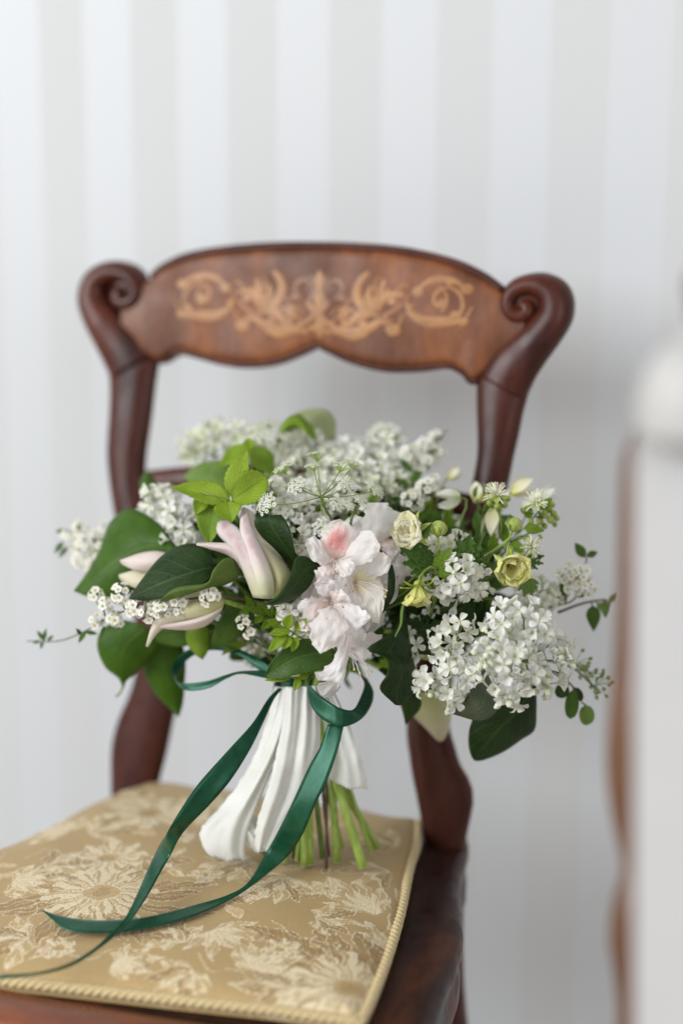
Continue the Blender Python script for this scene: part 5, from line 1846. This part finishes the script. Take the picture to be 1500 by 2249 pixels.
hero_leaf('heart_leaf', 'soft green leaf behind the bright leaves at the upper left',
          [(500, 1095, -.03), (470, 1085, -.035), (430, 1070, -.04), (405, 1045, -.045), (440, 1018, -.05), (490, 1012, -.05)], [(505, 1092, -.03), (520, 1075, -.03), (525, 1050, -.035), (520, 1030, -.04), (510, 1018, -.045), (495, 1012, -.05)], mats=('soft', 'pale'), bulge=.007)
hero_leaf('heart_leaf', 'mid green pointed leaf under the sideways tulip, tip hanging down',
          [(425, 1370, .0), (410, 1385, .0), (412, 1415, .0), (430, 1438, .0), (445, 1448, -.002)], [(435, 1372, .0), (458, 1380, .0), (465, 1405, .0), (456, 1432, .0), (446, 1448, -.002)], mats=('lime2', 'soft'), bulge=.006, ruf=.001)
hero_leaf('heart_leaf', 'dark leaf under the sideways tulip, left of the drooping pointed leaf',
          [(450, 1360, -.02), (400, 1372, -.02), (350, 1368, -.022), (330, 1385, -.025), (345, 1410, -.025)], [(455, 1385, -.02), (430, 1410, -.02), (400, 1420, -.022), (370, 1420, -.025), (347, 1412, -.025)], mats=('mid', 'soft'), bulge=.005)
hero_leaf('heart_leaf', 'broad dark green leaf right of the sideways tulip, above the ribbon loop',
          [(560, 1320, .02), (510, 1310, .02), (490, 1345, .02), (470, 1385, .015), (462, 1425, .01)], [(562, 1325, .02), (560, 1360, .02), (535, 1390, .018), (500, 1415, .012), (464, 1427, .01)], mats=('mid', 'soft'), bulge=.006)
hero_leaf('heart_leaf', 'dark leaf in the shade under the lilac tuft, at the neck right side',
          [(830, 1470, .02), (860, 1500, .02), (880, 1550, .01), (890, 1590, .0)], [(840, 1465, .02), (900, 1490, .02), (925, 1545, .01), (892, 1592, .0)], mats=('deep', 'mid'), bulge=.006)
hero_leaf('lance_leaf', 'twisted narrow lime bract trailing below the nodding lemon cup',
          [(892, 1305, .1), (880, 1340, .1), (878, 1370, .1), (866, 1398, .1)], [(894, 1306, .1), (886, 1340, .102), (882, 1372, .102), (868, 1400, .1)], mats=('soft', 'soft'), bulge=.001, ruf=0)

# ---- bright raspberry-like leaves
sprig('bright_sprig', 'sprig of bright lime leaves fanned above the pale tulip',
      [(620, 1290, -.02), (545, 1180, .02), (505, 1110, .05), (470, 1090, .05), (445, 1082, .05)],
      [(505, 1100, .05, 376, 1064, .045, 74, (-.1, .75, .8), 'lime'), (512, 1090, .055, 543, 985, .05, 66, (-.5, .1, 1), 'lime'), (512, 1098, .065, 584, 1046, .06, 74, (.3, .4, 1), 'lime', 'oval'), (500, 1102, .06, 508, 1146, .07, 70, (0, .1, 1), 'lime'), (470, 1105, .04, 458, 1196, .045, 74, (-.2, -.1, 1), 'lime2'), (450, 1095, .04, 428, 1130, .045, 40, (-.3, 0, 1))],
      mat='lime', matb='soft', serr=0.13, fold=0.35)
sprig('bright_sprig', 'blurred upper lime leaf pair behind the bright fan of leaves',
      [(600, 1200, -.05), (560, 1080, -.03), (548, 985, -.03)],
      [(548, 988, -.03, 478, 1020, -.03, 60, (-.1, .5, .8)), (552, 985, -.03, 606, 1044, -.04, 62, (.2, .3, 1), 'lime2'), (548, 990, -.03, 545, 958, -.04, 34, (0, .6, .8)), (560, 1060, -.03, 600, 1085, -.03, 56, (.2, .2, 1), 'mid')],
      mat='lime', matb='soft', serr=0.12)
sprig('bright_sprig', 'small lime leaflets over the dark lance leaf, left of the azaleas',
      [(720, 1430, .05), (660, 1400, .09), (630, 1380, .1), (605, 1372, .1)],
      [(640, 1385, .1, 590, 1392, .105, 22, (0, .6, .8)), (632, 1390, .1, 588, 1432, .105, 24, (-.2, .3, 1)), (628, 1380, .1, 640, 1350, .11, 24), (650, 1385, .1, 672, 1360, .11, 24), (612, 1374, .1, 590, 1362, .11, 18), (640, 1398, .1, 622, 1425, .105, 20), (655, 1398, .1, 640, 1432, .1, 18)],
      mat='lime', matb='soft', shape='lance')
sprig('bright_sprig', 'lime leaflets hanging over the ribbon knot below the lance leaf',
      [(720, 1440, .06), (680, 1480, .075), (660, 1490, .08)],
      [(640, 1488, .085, 582, 1492, .085, 22, (0, .7, .7)), (660, 1488, .085, 646, 1516, .09, 16), (680, 1480, .085, 655, 1490, .09, 16), (700, 1470, .08, 672, 1478, .09, 14)],
      mat='lime', matb='soft', shape='lance')
sprig('leafy_sprig', 'fresh green spirea leaflets below the tulip, left of the white lilac',
      [(680, 1380, .02), (610, 1360, .04), (560, 1335, .05), (520, 1330, .05)],
      [(600, 1352, .05, 585, 1322, .06, 20), (590, 1350, .05, 565, 1325, .06, 20), (575, 1345, .05, 545, 1335, .06, 18), (560, 1340, .05, 540, 1310, .06, 18), (610, 1360, .05, 620, 1335, .06, 20), (600, 1362, .05, 575, 1380, .06, 20), (580, 1352, .05, 560, 1368, .06, 18), (550, 1338, .05, 525, 1350, .055, 16), (620, 1362, .05, 605, 1390, .06, 20)],
      mat='lime2', matb='soft', shape='lance')
sprig('leafy_sprig', 'oval dark leaves dangling at the lower right edge by the seed heads',
      [(1200, 1470, .03), (1250, 1500, .02), (1275, 1540, .015), (1290, 1552, .01)],
      [(1258, 1515, .02, 1252, 1580, .02, 30, (-.1, 0, 1), 'mid'), (1285, 1548, .015, 1290, 1594, .015, 34, (.1, .1, 1), 'soft'), (1245, 1505, .02, 1222, 1530, .02, 30, (-.2, .2, 1), 'deep'), (1262, 1510, .015, 1276, 1540, .02, 20, (.2, .1, 1), 'deep')],
      mat='mid', shape='oval', stemmat='twig')
sprig('leafy_sprig', 'woody twig tip with small blurred leaves at the far right edge',
      [(1225, 1345, .0), (1280, 1325, -.01), (1330, 1318, -.02), (1340, 1330, -.02)],
      [(1300, 1330, -.01, 1305, 1388, -.01, 36, (.1, 0, 1), 'mid'), (1325, 1320, -.02, 1330, 1358, -.02, 26, (.2, 0, 1), 'soft'), (1338, 1322, -.02, 1356, 1302, -.02, 16, (.2, .2, 1), 'soft'), (1310, 1325, -.01, 1335, 1345, -.01, 18, (.2, .2, 1), 'soft')],
      mat='mid', shape='ovate', stemmat='twig', srad=0.0012)
sprig('leafy_sprig', 'dark green leaf pairs behind the hairy stalks at the right',
      [(980, 1330, -.02), (1040, 1220, .0), (1075, 1150, .0)],
      [(1050, 1200, .0, 1095, 1150, .0, 36, (.2, .3, 1)), (1060, 1180, .0, 1045, 1120, .0, 30, (-.2, .3, 1)), (1040, 1215, .0, 1110, 1200, .0, 34, (.2, .2, 1)), (1030, 1230, .0, 1000, 1170, .0, 32), (1070, 1160, .0, 1120, 1130, .0, 26), (1045, 1100, -.01, 1060, 1060, -.01, 28), (1020, 1250, -.01, 1100, 1265, -.01, 40), (1075, 1155, -.005, 1075, 1095, -.01, 24)],
      mat='mid', matb='soft', shape='lance')
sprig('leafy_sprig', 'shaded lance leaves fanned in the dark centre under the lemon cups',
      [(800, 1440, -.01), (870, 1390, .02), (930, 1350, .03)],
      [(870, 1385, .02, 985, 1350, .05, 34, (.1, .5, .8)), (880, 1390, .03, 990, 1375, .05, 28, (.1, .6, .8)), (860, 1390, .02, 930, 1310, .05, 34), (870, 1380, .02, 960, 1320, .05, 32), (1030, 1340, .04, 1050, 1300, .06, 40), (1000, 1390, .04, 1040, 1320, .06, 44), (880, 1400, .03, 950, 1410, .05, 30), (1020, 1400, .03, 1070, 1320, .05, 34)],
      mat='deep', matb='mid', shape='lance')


sprig('leafy_sprig', 'fresh light green leaflets among the tasselled flowers at the right',
      [(1000, 1300, -.01), (1080, 1220, .02), (1150, 1160, .03), (1185, 1120, .03)],
      [(1060, 1235, .02, 1030, 1185, .03, 26), (1080, 1220, .025, 1085, 1170, .035, 24), (1110, 1195, .025, 1100, 1140, .03, 24), (1120, 1190, .025, 1150, 1215, .035, 26), (1150, 1160, .03, 1195, 1165, .035, 24), (1165, 1140, .03, 1150, 1105, .03, 22), (1140, 1170, .03, 1120, 1130, .035, 22), (1185, 1120, .03, 1212, 1092, .03, 20)],
      mat='lime2', matb='soft', shape='lance')
sprig('leafy_sprig', 'fine green leaflets rising behind the cream ruffled flower',
      [(880, 1240, -.03), (890, 1140, -.02), (900, 1060, -.03), (905, 1020, -.04)],
      [(888, 1150, -.02, 850, 1130, -.015, 22), (890, 1140, -.02, 930, 1120, -.015, 22), (893, 1110, -.02, 858, 1090, -.02, 20), (895, 1100, -.02, 930, 1075, -.02, 20), (898, 1070, -.03, 868, 1050, -.03, 18), (900, 1060, -.03, 928, 1035, -.03, 18), (903, 1035, -.035, 880, 1010, -.035, 16), (886, 1180, -.02, 845, 1165, -.01, 22), (888, 1170, -.02, 935, 1160, -.01, 22)],
      mat='mid', matb='soft', shape='lance')
sprig('leafy_sprig', 'yellow-green leaflets between the bright fan of leaves and the umbel',
      [(640, 1200, -.02), (610, 1110, -.01), (600, 1060, -.015)],
      [(608, 1100, -.01, 575, 1080, .0, 24), (606, 1085, -.01, 640, 1065, .0, 22), (602, 1065, -.012, 580, 1040, -.01, 22), (600, 1060, -.012, 612, 1030, -.01, 20), (615, 1125, -.01, 582, 1118, .0, 24)],
      mat='lime2', matb='soft', shape='ovate')


def cut_leaf(label, base, tip, wpx, nrm, mat='mid'):
    """deeply toothed, divided leaf"""
    b, t = P(*base), P(*tip)
    root = thing('toothed_leaf', b, label, 'leaf', 'toothed leaves round the ruffled flowers')
    d = (t - b)
    L = d.length
    d.normalize()
    nr = V(*nrm)
    nr = (nr - d * nr.dot(d)).normalized()
    sd = d.cross(nr)
    for k, (f, a) in enumerate(((1.0, 0), (.9, .42), (.9, -.42), (.72, .85), (.72, -.85), (.5, 1.35), (.5, -1.35))):
        mb = MB()
        dd = d * math.cos(a) + sd * math.sin(a)
        s2 = dd.cross(nr)

        def fn(u, v):
            tt = u * 2 - 1
            wv = wpx * PXM * .21 * f * math.sin(math.pi * v ** .9) ** .8
            wv *= (1 - 0.7 * ((v * 3.5) % 1) * abs(tt))
            return b + dd * (L * f * (v + .10 * abs(tt) * min(1, (1 - v) * 3))) + s2 * (tt * wv) + nr * (-.12 * L * v * v + abs(tt) * wv * .3)
        mb.grid(fn, 6, 18)
        part('leaflet', mb, [M[mat], M['soft']], root, solid=0.0003, face=nr)
    mb = MB()
    mb.tube(spline([b, b.lerp(CORE, .4) - UP * .004, CORE.lerp(b, .2)], 8), 0.0009, 6)
    part('stalk', mb, M['stem_d'], root)


cut_leaf('toothed leaf spreading left under the cream ruffled flower', (945, 1240, .085), (885, 1205, .095), 90, (-.1, .5, .9))
cut_leaf('toothed leaf standing between the spiky bud and the lemon flower', (1028, 1240, .08), (1032, 1175, .085), 85, (0, .2, 1))
cut_leaf('toothed leaf reaching right below the spiky bud', (958, 1252, .085), (1010, 1215, .09), 70, (.1, .4, 1), 'lime2')
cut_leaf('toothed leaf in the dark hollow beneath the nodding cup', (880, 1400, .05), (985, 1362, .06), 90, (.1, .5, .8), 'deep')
cut_leaf('toothed leaf tip sticking out right of the front-facing lemon flower', (1150, 1235, .05), (1195, 1218, .05), 46, (0, .5, .8), 'mid')
cut_leaf('toothed lime leaf hanging under the front-facing lemon flower', (1165, 1270, .05), (1150, 1310, .055), 50, (0, .1, 1), 'soft')

# ---- inner foliage: the mass of small leaves that fills the head
mb = MB()
fr = random.Random(19)
for k in range(950):
    while True:
        x, y, z = fr.uniform(-1, 1), fr.uniform(-1, 1), fr.uniform(-1, 1)
        if x * x + y * y + z * z < 1:
            break
    cx_, cy_ = 745 + x * 365, 1290 + y * 185
    if cy_ > 1440 - abs(cx_ - 720) * 0.05 and abs(cx_ - 720) > 120:
        continue
    c_ = P(cx_, cy_, -0.035 + z * 0.065)
    out = (c_ - P(715, 1420, -.03)).normalized()
    d = (out + Vector((fr.gauss(0, .45), fr.gauss(0, .45), fr.gauss(0, .45)))).normalized()
    ln = fr.uniform(.014, .034)
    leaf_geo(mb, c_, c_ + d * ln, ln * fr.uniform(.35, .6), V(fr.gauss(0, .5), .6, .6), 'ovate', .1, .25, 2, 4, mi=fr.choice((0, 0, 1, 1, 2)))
for k in range(60):
    a = P(690 + fr.uniform(-60, 60), 1440 + fr.uniform(-20, 60), fr.uniform(-.04, .0))
    b = P(745 + fr.uniform(-330, 330), 1290 + fr.uniform(-150, 90), -.03 + fr.uniform(-.05, .04))
    mb.tube([NECK + (a - NECK) * .2, a, b], [.0014, .0012, .0008], 4, 3)
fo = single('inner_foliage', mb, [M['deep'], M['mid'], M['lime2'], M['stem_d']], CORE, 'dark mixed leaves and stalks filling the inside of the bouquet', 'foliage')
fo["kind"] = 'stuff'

# ---- more stems under the wrap
for (lab, px, py, rad, mt) in (('green stem end between the thick front stem and the rear stem', 815, 1872, .0020, 'stem'), ('green stem end half hidden behind the ribbon tail', 652, 1890, .0026, 'stem'), ('short green stem end at the rear of the cut stems', 750, 1862, .0022, 'stem'), ('thin brown woody stem end between the green stems', 805, 1832, .0012, 'twig'), ('dull green stem end at the back of the cut stems', 709, 1886, .0022, 'stem_d'),
                               ('brownish stem end just right of the green ribbon tail', 645, 1884, .0016, 'twig'), ('pale cut stem end showing under the hem of the cloth', 575, 1872, .0030, 'stem_d'), ('dark woody stem end in the middle of the cut stems', 722, 1880, .0013, 'twig')):
    b = on_seat(px, py)
    r_ = thing('cut_stem', b, lab, 'stem', 'cut stems below the cloth')
    full_stem(r_, CORE + V(U_(-.03, .03), .03, U_(-.02, .0)), b, rad, mt)

# ---- white cloth wrapped round the stems
cl = thing('cloth_wrap', NECK, 'white frayed silk cloth gathered round the stems', 'cloth')


def panel(mb, Ls, Rs, ridges, nu=50, nv=48, hem=0.004, bul=0.004, sd=0.0):
    lc, rc = spline([P(*p) for p in Ls], nv + 1), spline([P(*p) for p in Rs], nv + 1)

    def fn(u, v):
        j = int(round(v * nv))
        a, b = lc[j], rc[j]
        p = a.lerp(b, u)
        h = bul * math.sin(math.pi * u)
        for (u0, u1, w_, am) in ridges:
            uc = u0 + (u1 - u0) * v
            h += am * math.exp(-((u - uc) / w_) ** 2) * (0.5 + 0.5 * math.sin(math.pi * min(1, v * .8 + .2)))
        h += 0.0016 * noise.noise(Vector((u * 2.0 + sd, v * 2.6, 1.7 + sd))) + 0.0009 * noise.noise(Vector((u * 5 + v * 3, v * 6, sd)))
        h += 0.0016 * (1 - v) ** 3 * math.sin(u * 26 + sd)
        p = p - FW * h
        if v > .88:
            p = p - UP * (hem * (v - .88) / .12 * (noise.noise(Vector((u * 3.2, 4.4, sd))) + .3 * noise.noise(Vector((u * 45, 2.4, sd)))))
        if u < .05:
            p = p - RT * (0.0014 * (1 - u / .05) * noise.noise(Vector((v * 45, sd, 3))))
        return p
    mb.grid(fn, nu, nv)


for (Ls, Rs, rg, sd) in (
        ([(603, 1508, .012), (590, 1570, .012), (563, 1650, .014), (530, 1712, .018), (487, 1768, .020), (455, 1803, .022), (440, 1830, .022), (452, 1868, .024), (470, 1884, .024)],
         [(656, 1505, .024), (646, 1560, .024), (622, 1640, .026), (592, 1705, .027), (568, 1765, .028), (548, 1815, .028), (538, 1860, .028), (540, 1886, .028)], ((.62, .66, .16, .0065), (.25, .12, .2, .002), (.9, .95, .06, .002)), 1.3),
        ([(520, 1834, .020), (534, 1850, .022), (550, 1862, .024), (562, 1870, .024)], [(560, 1790, .020), (580, 1820, .022), (590, 1845, .024), (592, 1866, .024)], ((.5, .5, .2, .003),), 7.7),
        ([(628, 1508, .034), (622, 1580, .036), (608, 1650, .038), (592, 1720, .04), (574, 1775, .04), (562, 1820, .038), (560, 1864, .036)],
         [(702, 1505, .030), (704, 1580, .036), (702, 1650, .041), (692, 1720, .041), (666, 1785, .039), (640, 1830, .037), (606, 1872, .036)], ((.22, .2, .13, .006), (.6, .75, .16, .0028), (.42, .48, .05, -.0015)), 4.1),
        ([(688, 1506, .012), (704, 1560, .012), (714, 1610, .014), (720, 1660, .016), (718, 1706, .018)],
         [(735, 1520, .022), (762, 1580, .026), (785, 1640, .03), (800, 1690, .032), (808, 1738, .032)], ((.35, .5, .14, .004), (.8, .85, .1, .002)), 9.2)):
    mb = MB()
    panel(mb, Ls, Rs, rg, sd=sd)
    part('cloth_fold', mb, M['silk'], cl, solid=0.0002)
mb = MB()
cr_ = random.Random(2)
for k in range(70):
    x, y = (438 + cr_.uniform(0, 55), 1832 - cr_.uniform(0, 72)) if k % 2 else (440 + cr_.uniform(0, 100), 1876 + cr_.uniform(-4, 6))
    if k % 2:
        t = cr_.random()
        x, y = 438 + 52 * t, 1832 - 68 * t
    else:
        x, y = 470 + 75 * cr_.random(), 1883
    a = P(x, y, .031)
    mb.tube([a + V(.001, 0, 0), a + V(cr_.uniform(-.0018, 0), cr_.uniform(-.0015, .001), .0004)], 0.00012, 3)
part('frayed_threads', mb, M['silk'], cl, kind='stuff')

# ---- ribbon
rib = thing('satin_ribbon', NECK, 'dark green satin ribbon tied at the neck, tails trailing on the seat', 'ribbon')


def S(px, py, h=0.0):
    return onz(px, py, ZC + 0.0145 + h)


def ribbon(name, A, B, nv=70, bulge=0.0, mid=None):
    mb = MB()
    loft(mb, A, B, mid, 6, nv, bulge, 0.0007, 17.0, seed=U_(0, 9))
    return part(name, mb, M['ribbon'], rib, solid=0.0004)


def between(lst, start_dz, seat_end):
    return lst


T1L = [(612, 1510, .035), (588, 1536, .048), (555, 1588, .066), (504, 1645, .084), (438, 1719, .10), (398, 1777, .104), (372, 1821, .103)] + [S(350, 1858, .030), S(325, 1910, .022), S(308, 1950, .016), S(277, 2013, .009), S(243, 2050, .007), S(205, 2084, .005), (S(150, 2117, .005)), S(80, 2136, .003), S(-10, 2143, .001)]
T1R = [(620, 1514, .035), (602, 1536, .045), (578, 1588, .06), (550, 1645, .075), (508, 1712, .09), (462, 1766, .095), (404, 1827, .095)] + [S(374, 1880, .030), S(350, 1922, .022), S(328, 1962, .016), S(290, 2019, .008), S(255, 2054, .005), S(216, 2086, .003), S(160, 2121, .002), S(86, 2141, .001), S(-10, 2150, .0005)]
ribbon('tail', T1L, T1R, 110)
T2L = [(720, 1590, .066), (703, 1640, .068), (677, 1687, .068), (643, 1761, .065), (614, 1819, .057), (585, 1872, .045)] + [S(545, 1938, .006), S(500, 1966, .003), S(430, 1987, .0015), S(350, 2008, .0015), S(270, 2020, .0015), S(190, 2021, .002), S(130, 2011, .003), S(92, 1998, .006)]
T2R = [(756, 1590, .070), (741, 1650, .075), (718, 1715, .077), (692, 1768, .074), (664, 1834, .065), (629, 1884, .049)] + [S(556, 1944, .004), S(505, 1976, .0005), S(432, 2009, .0003), S(350, 2034, .0003), S(272, 2046, .0003), S(200, 2048, .0003), S(160, 2045, .0003), S(136, 2038, .0003)]
ribbon('tail', T2L, T2R, 110)
# left loop: back run, turn and front run in one strip
LA = [(645, 1500, .02), (585, 1456, .012), (541, 1432, .004), (497, 1418, -.003), (455, 1415, -.008), (412, 1428, -.012), (384, 1452, -.008), (378, 1480, .004), (394, 1499, .016), (425, 1500, .024), (460, 1494, .030), (497, 1482, .034), (530, 1474, .036), (580, 1474, .036), (645, 1490, .034)]
LB = [(640, 1512, .02), (572, 1474, .012), (533, 1444, .004), (492, 1430, -.003), (455, 1429, -.008), (420, 1443, -.014), (398, 1466, -.010), (388, 1496, .004), (406, 1515, .018), (436, 1516, .026), (464, 1509, .031), (499, 1490, .034), (530, 1480, .036), (585, 1490, .036), (645, 1502, .034)]
ribbon('loop', LA, LB, 90)
# right loop
RA = [(692, 1476, .045), (675, 1492, .056), (690, 1516, .066), (718, 1538, .077), (750, 1556, .081), (776, 1558, .072), (792, 1530, .045), (800, 1500, .022), (785, 1478, .008)]
RB = [(676, 1494, .046), (676, 1530, .058), (694, 1566, .070), (722, 1588, .081), (752, 1597, .084), (790, 1582, .072), (814, 1552, .045), (820, 1520, .022), (806, 1490, .008)]
ribbon('loop', RA, RB, 70)
for (y0, y1, sx) in ((1498, 1512, 1.0), (1508, 1520, 1.02)):
    mb = MB()
    ncen = P(655, (y0 + y1) / 2, -.01)

    def bnd(u, v):
        a = 2 * math.pi * u
        return ncen + RT * (0.0215 * sx * math.cos(a)) - FW * (0.034 * math.sin(a)) + UP * ((v - .5) * (y1 - y0) * PXM + .002 * math.sin(a + y0))
    mb.grid(bnd, 40, 3, 0, True)
    part('binding', mb, M['ribbon'], rib, solid=0.0004)

# ---- furniture close to the lens at the right
post = thing('wooden_post', PD(1370, 1700, .86), 'blurred honey-brown turned wooden post at the right edge', 'post')
pz = [(945, 5), (985, 24), (1040, 33), (1200, 38), (1320, 41), (1450, 47), (1560, 58), (1680, 64), (1780, 54), (1860, 38), (1900, 30), (1930, 34), (1985, 50), (2060, 58), (2120, 50), (2200, 40), (2249, 40), (2330, 44)]
DP = .80
nrow = 70
pc = spline([Vector((y, r, 0)) for y, r in pz], nrow + 1)


def pf(u, v):
    p = pc[int(round(v * nrow))]
    c_ = PD(1395, p.x, DP)
    r = max(p.y, 1) * DP / FOC
    return c_ + Vector((r * math.cos(6.28318 * u), r * math.sin(6.28318 * u), 0))


mb = MB()
mb.grid(pf, 20, nrow, 0, True)
e_ = PD(1396, 2330, DP)
mb.tube([e_, Vector((e_.x + .01, e_.y, 0.0))], 44 * DP / FOC, 16)
part('shaft', mb, M['post'], post)
n = NT('white_painted_wood')
n.setp(Base_Color=n.mix(n.noise(n.obj(), 30), (0.45, 0.455, 0.46), (0.50, 0.505, 0.51)), Roughness=0.5)
M['paint'] = n.m
cab = thing('cabinet', PD(1460, 1700, .70), 'blurred white painted cabinet at the right edge, in front of the wooden post', 'cabinet')


def slab(nm, x0, y0, x1, y1, dep, thick):
    a0, a1, b0_, b1 = PD(x0, y0, dep), PD(x1, y0, dep - .02), PD(x0, y1, dep), PD(x1, y1, dep - .02)
    bk = Vector((.15, 1, 0)).normalized() * thick
    mb = MB()
    q = [a0, a1, b1, b0_]
    mb.add(q + [p + bk for p in q], [(0, 3, 2, 1), (4, 5, 6, 7), (0, 1, 5, 4), (1, 2, 6, 5), (2, 3, 7, 6), (3, 0, 4, 7)])
    part(nm, mb, M['paint'], cab, smooth=False)


slab('side_panel', 1392, 962, 1900, 3900, .70, .03)
slab('body', 1482, 966, 1960, 3700, .738, .20)
jar = thing('jar', PD(1480, 960, .66), 'blurred pale rounded jar with a brownish knob at the right edge above the cabinet', 'jar')


def lathe(nm, prof, mat):
    pk = spline([Vector((y, r, 0)) for y, r in prof], 41)
    ct = PD(1530, 960, .69)

    def fn(u, v):
        p = pk[int(round(v * 40))]
        r = max(0.3, p.y) * .69 / FOC
        return Vector((ct.x + r * math.cos(6.28318 * u), ct.y + r * math.sin(6.28318 * u), PD(1530, p.x, .69).z))
    mb = MB()
    mb.grid(fn, 28, 40, 0, True)
    part(nm, mb, mat, jar)


n = NT('dull_white_glaze')
n.setp(Base_Color=n.mix(n.noise(n.obj(), 12), (0.42, 0.42, 0.41), (0.47, 0.47, 0.46)), Roughness=0.5)
M['glaze'] = n.m
lathe('body', [(961, 120), (950, 128), (900, 134), (850, 130), (800, 112), (765, 86), (745, 56), (730, 36), (712, 34), (700, 1)], M['glaze'])
lathe('knob', [(700, 28), (690, 30), (670, 26), (650, 36), (620, 40), (595, 30), (582, 1)], M['post'])
for o in bpy.data.objects:
    if "_o" in o:
        del o["_o"]
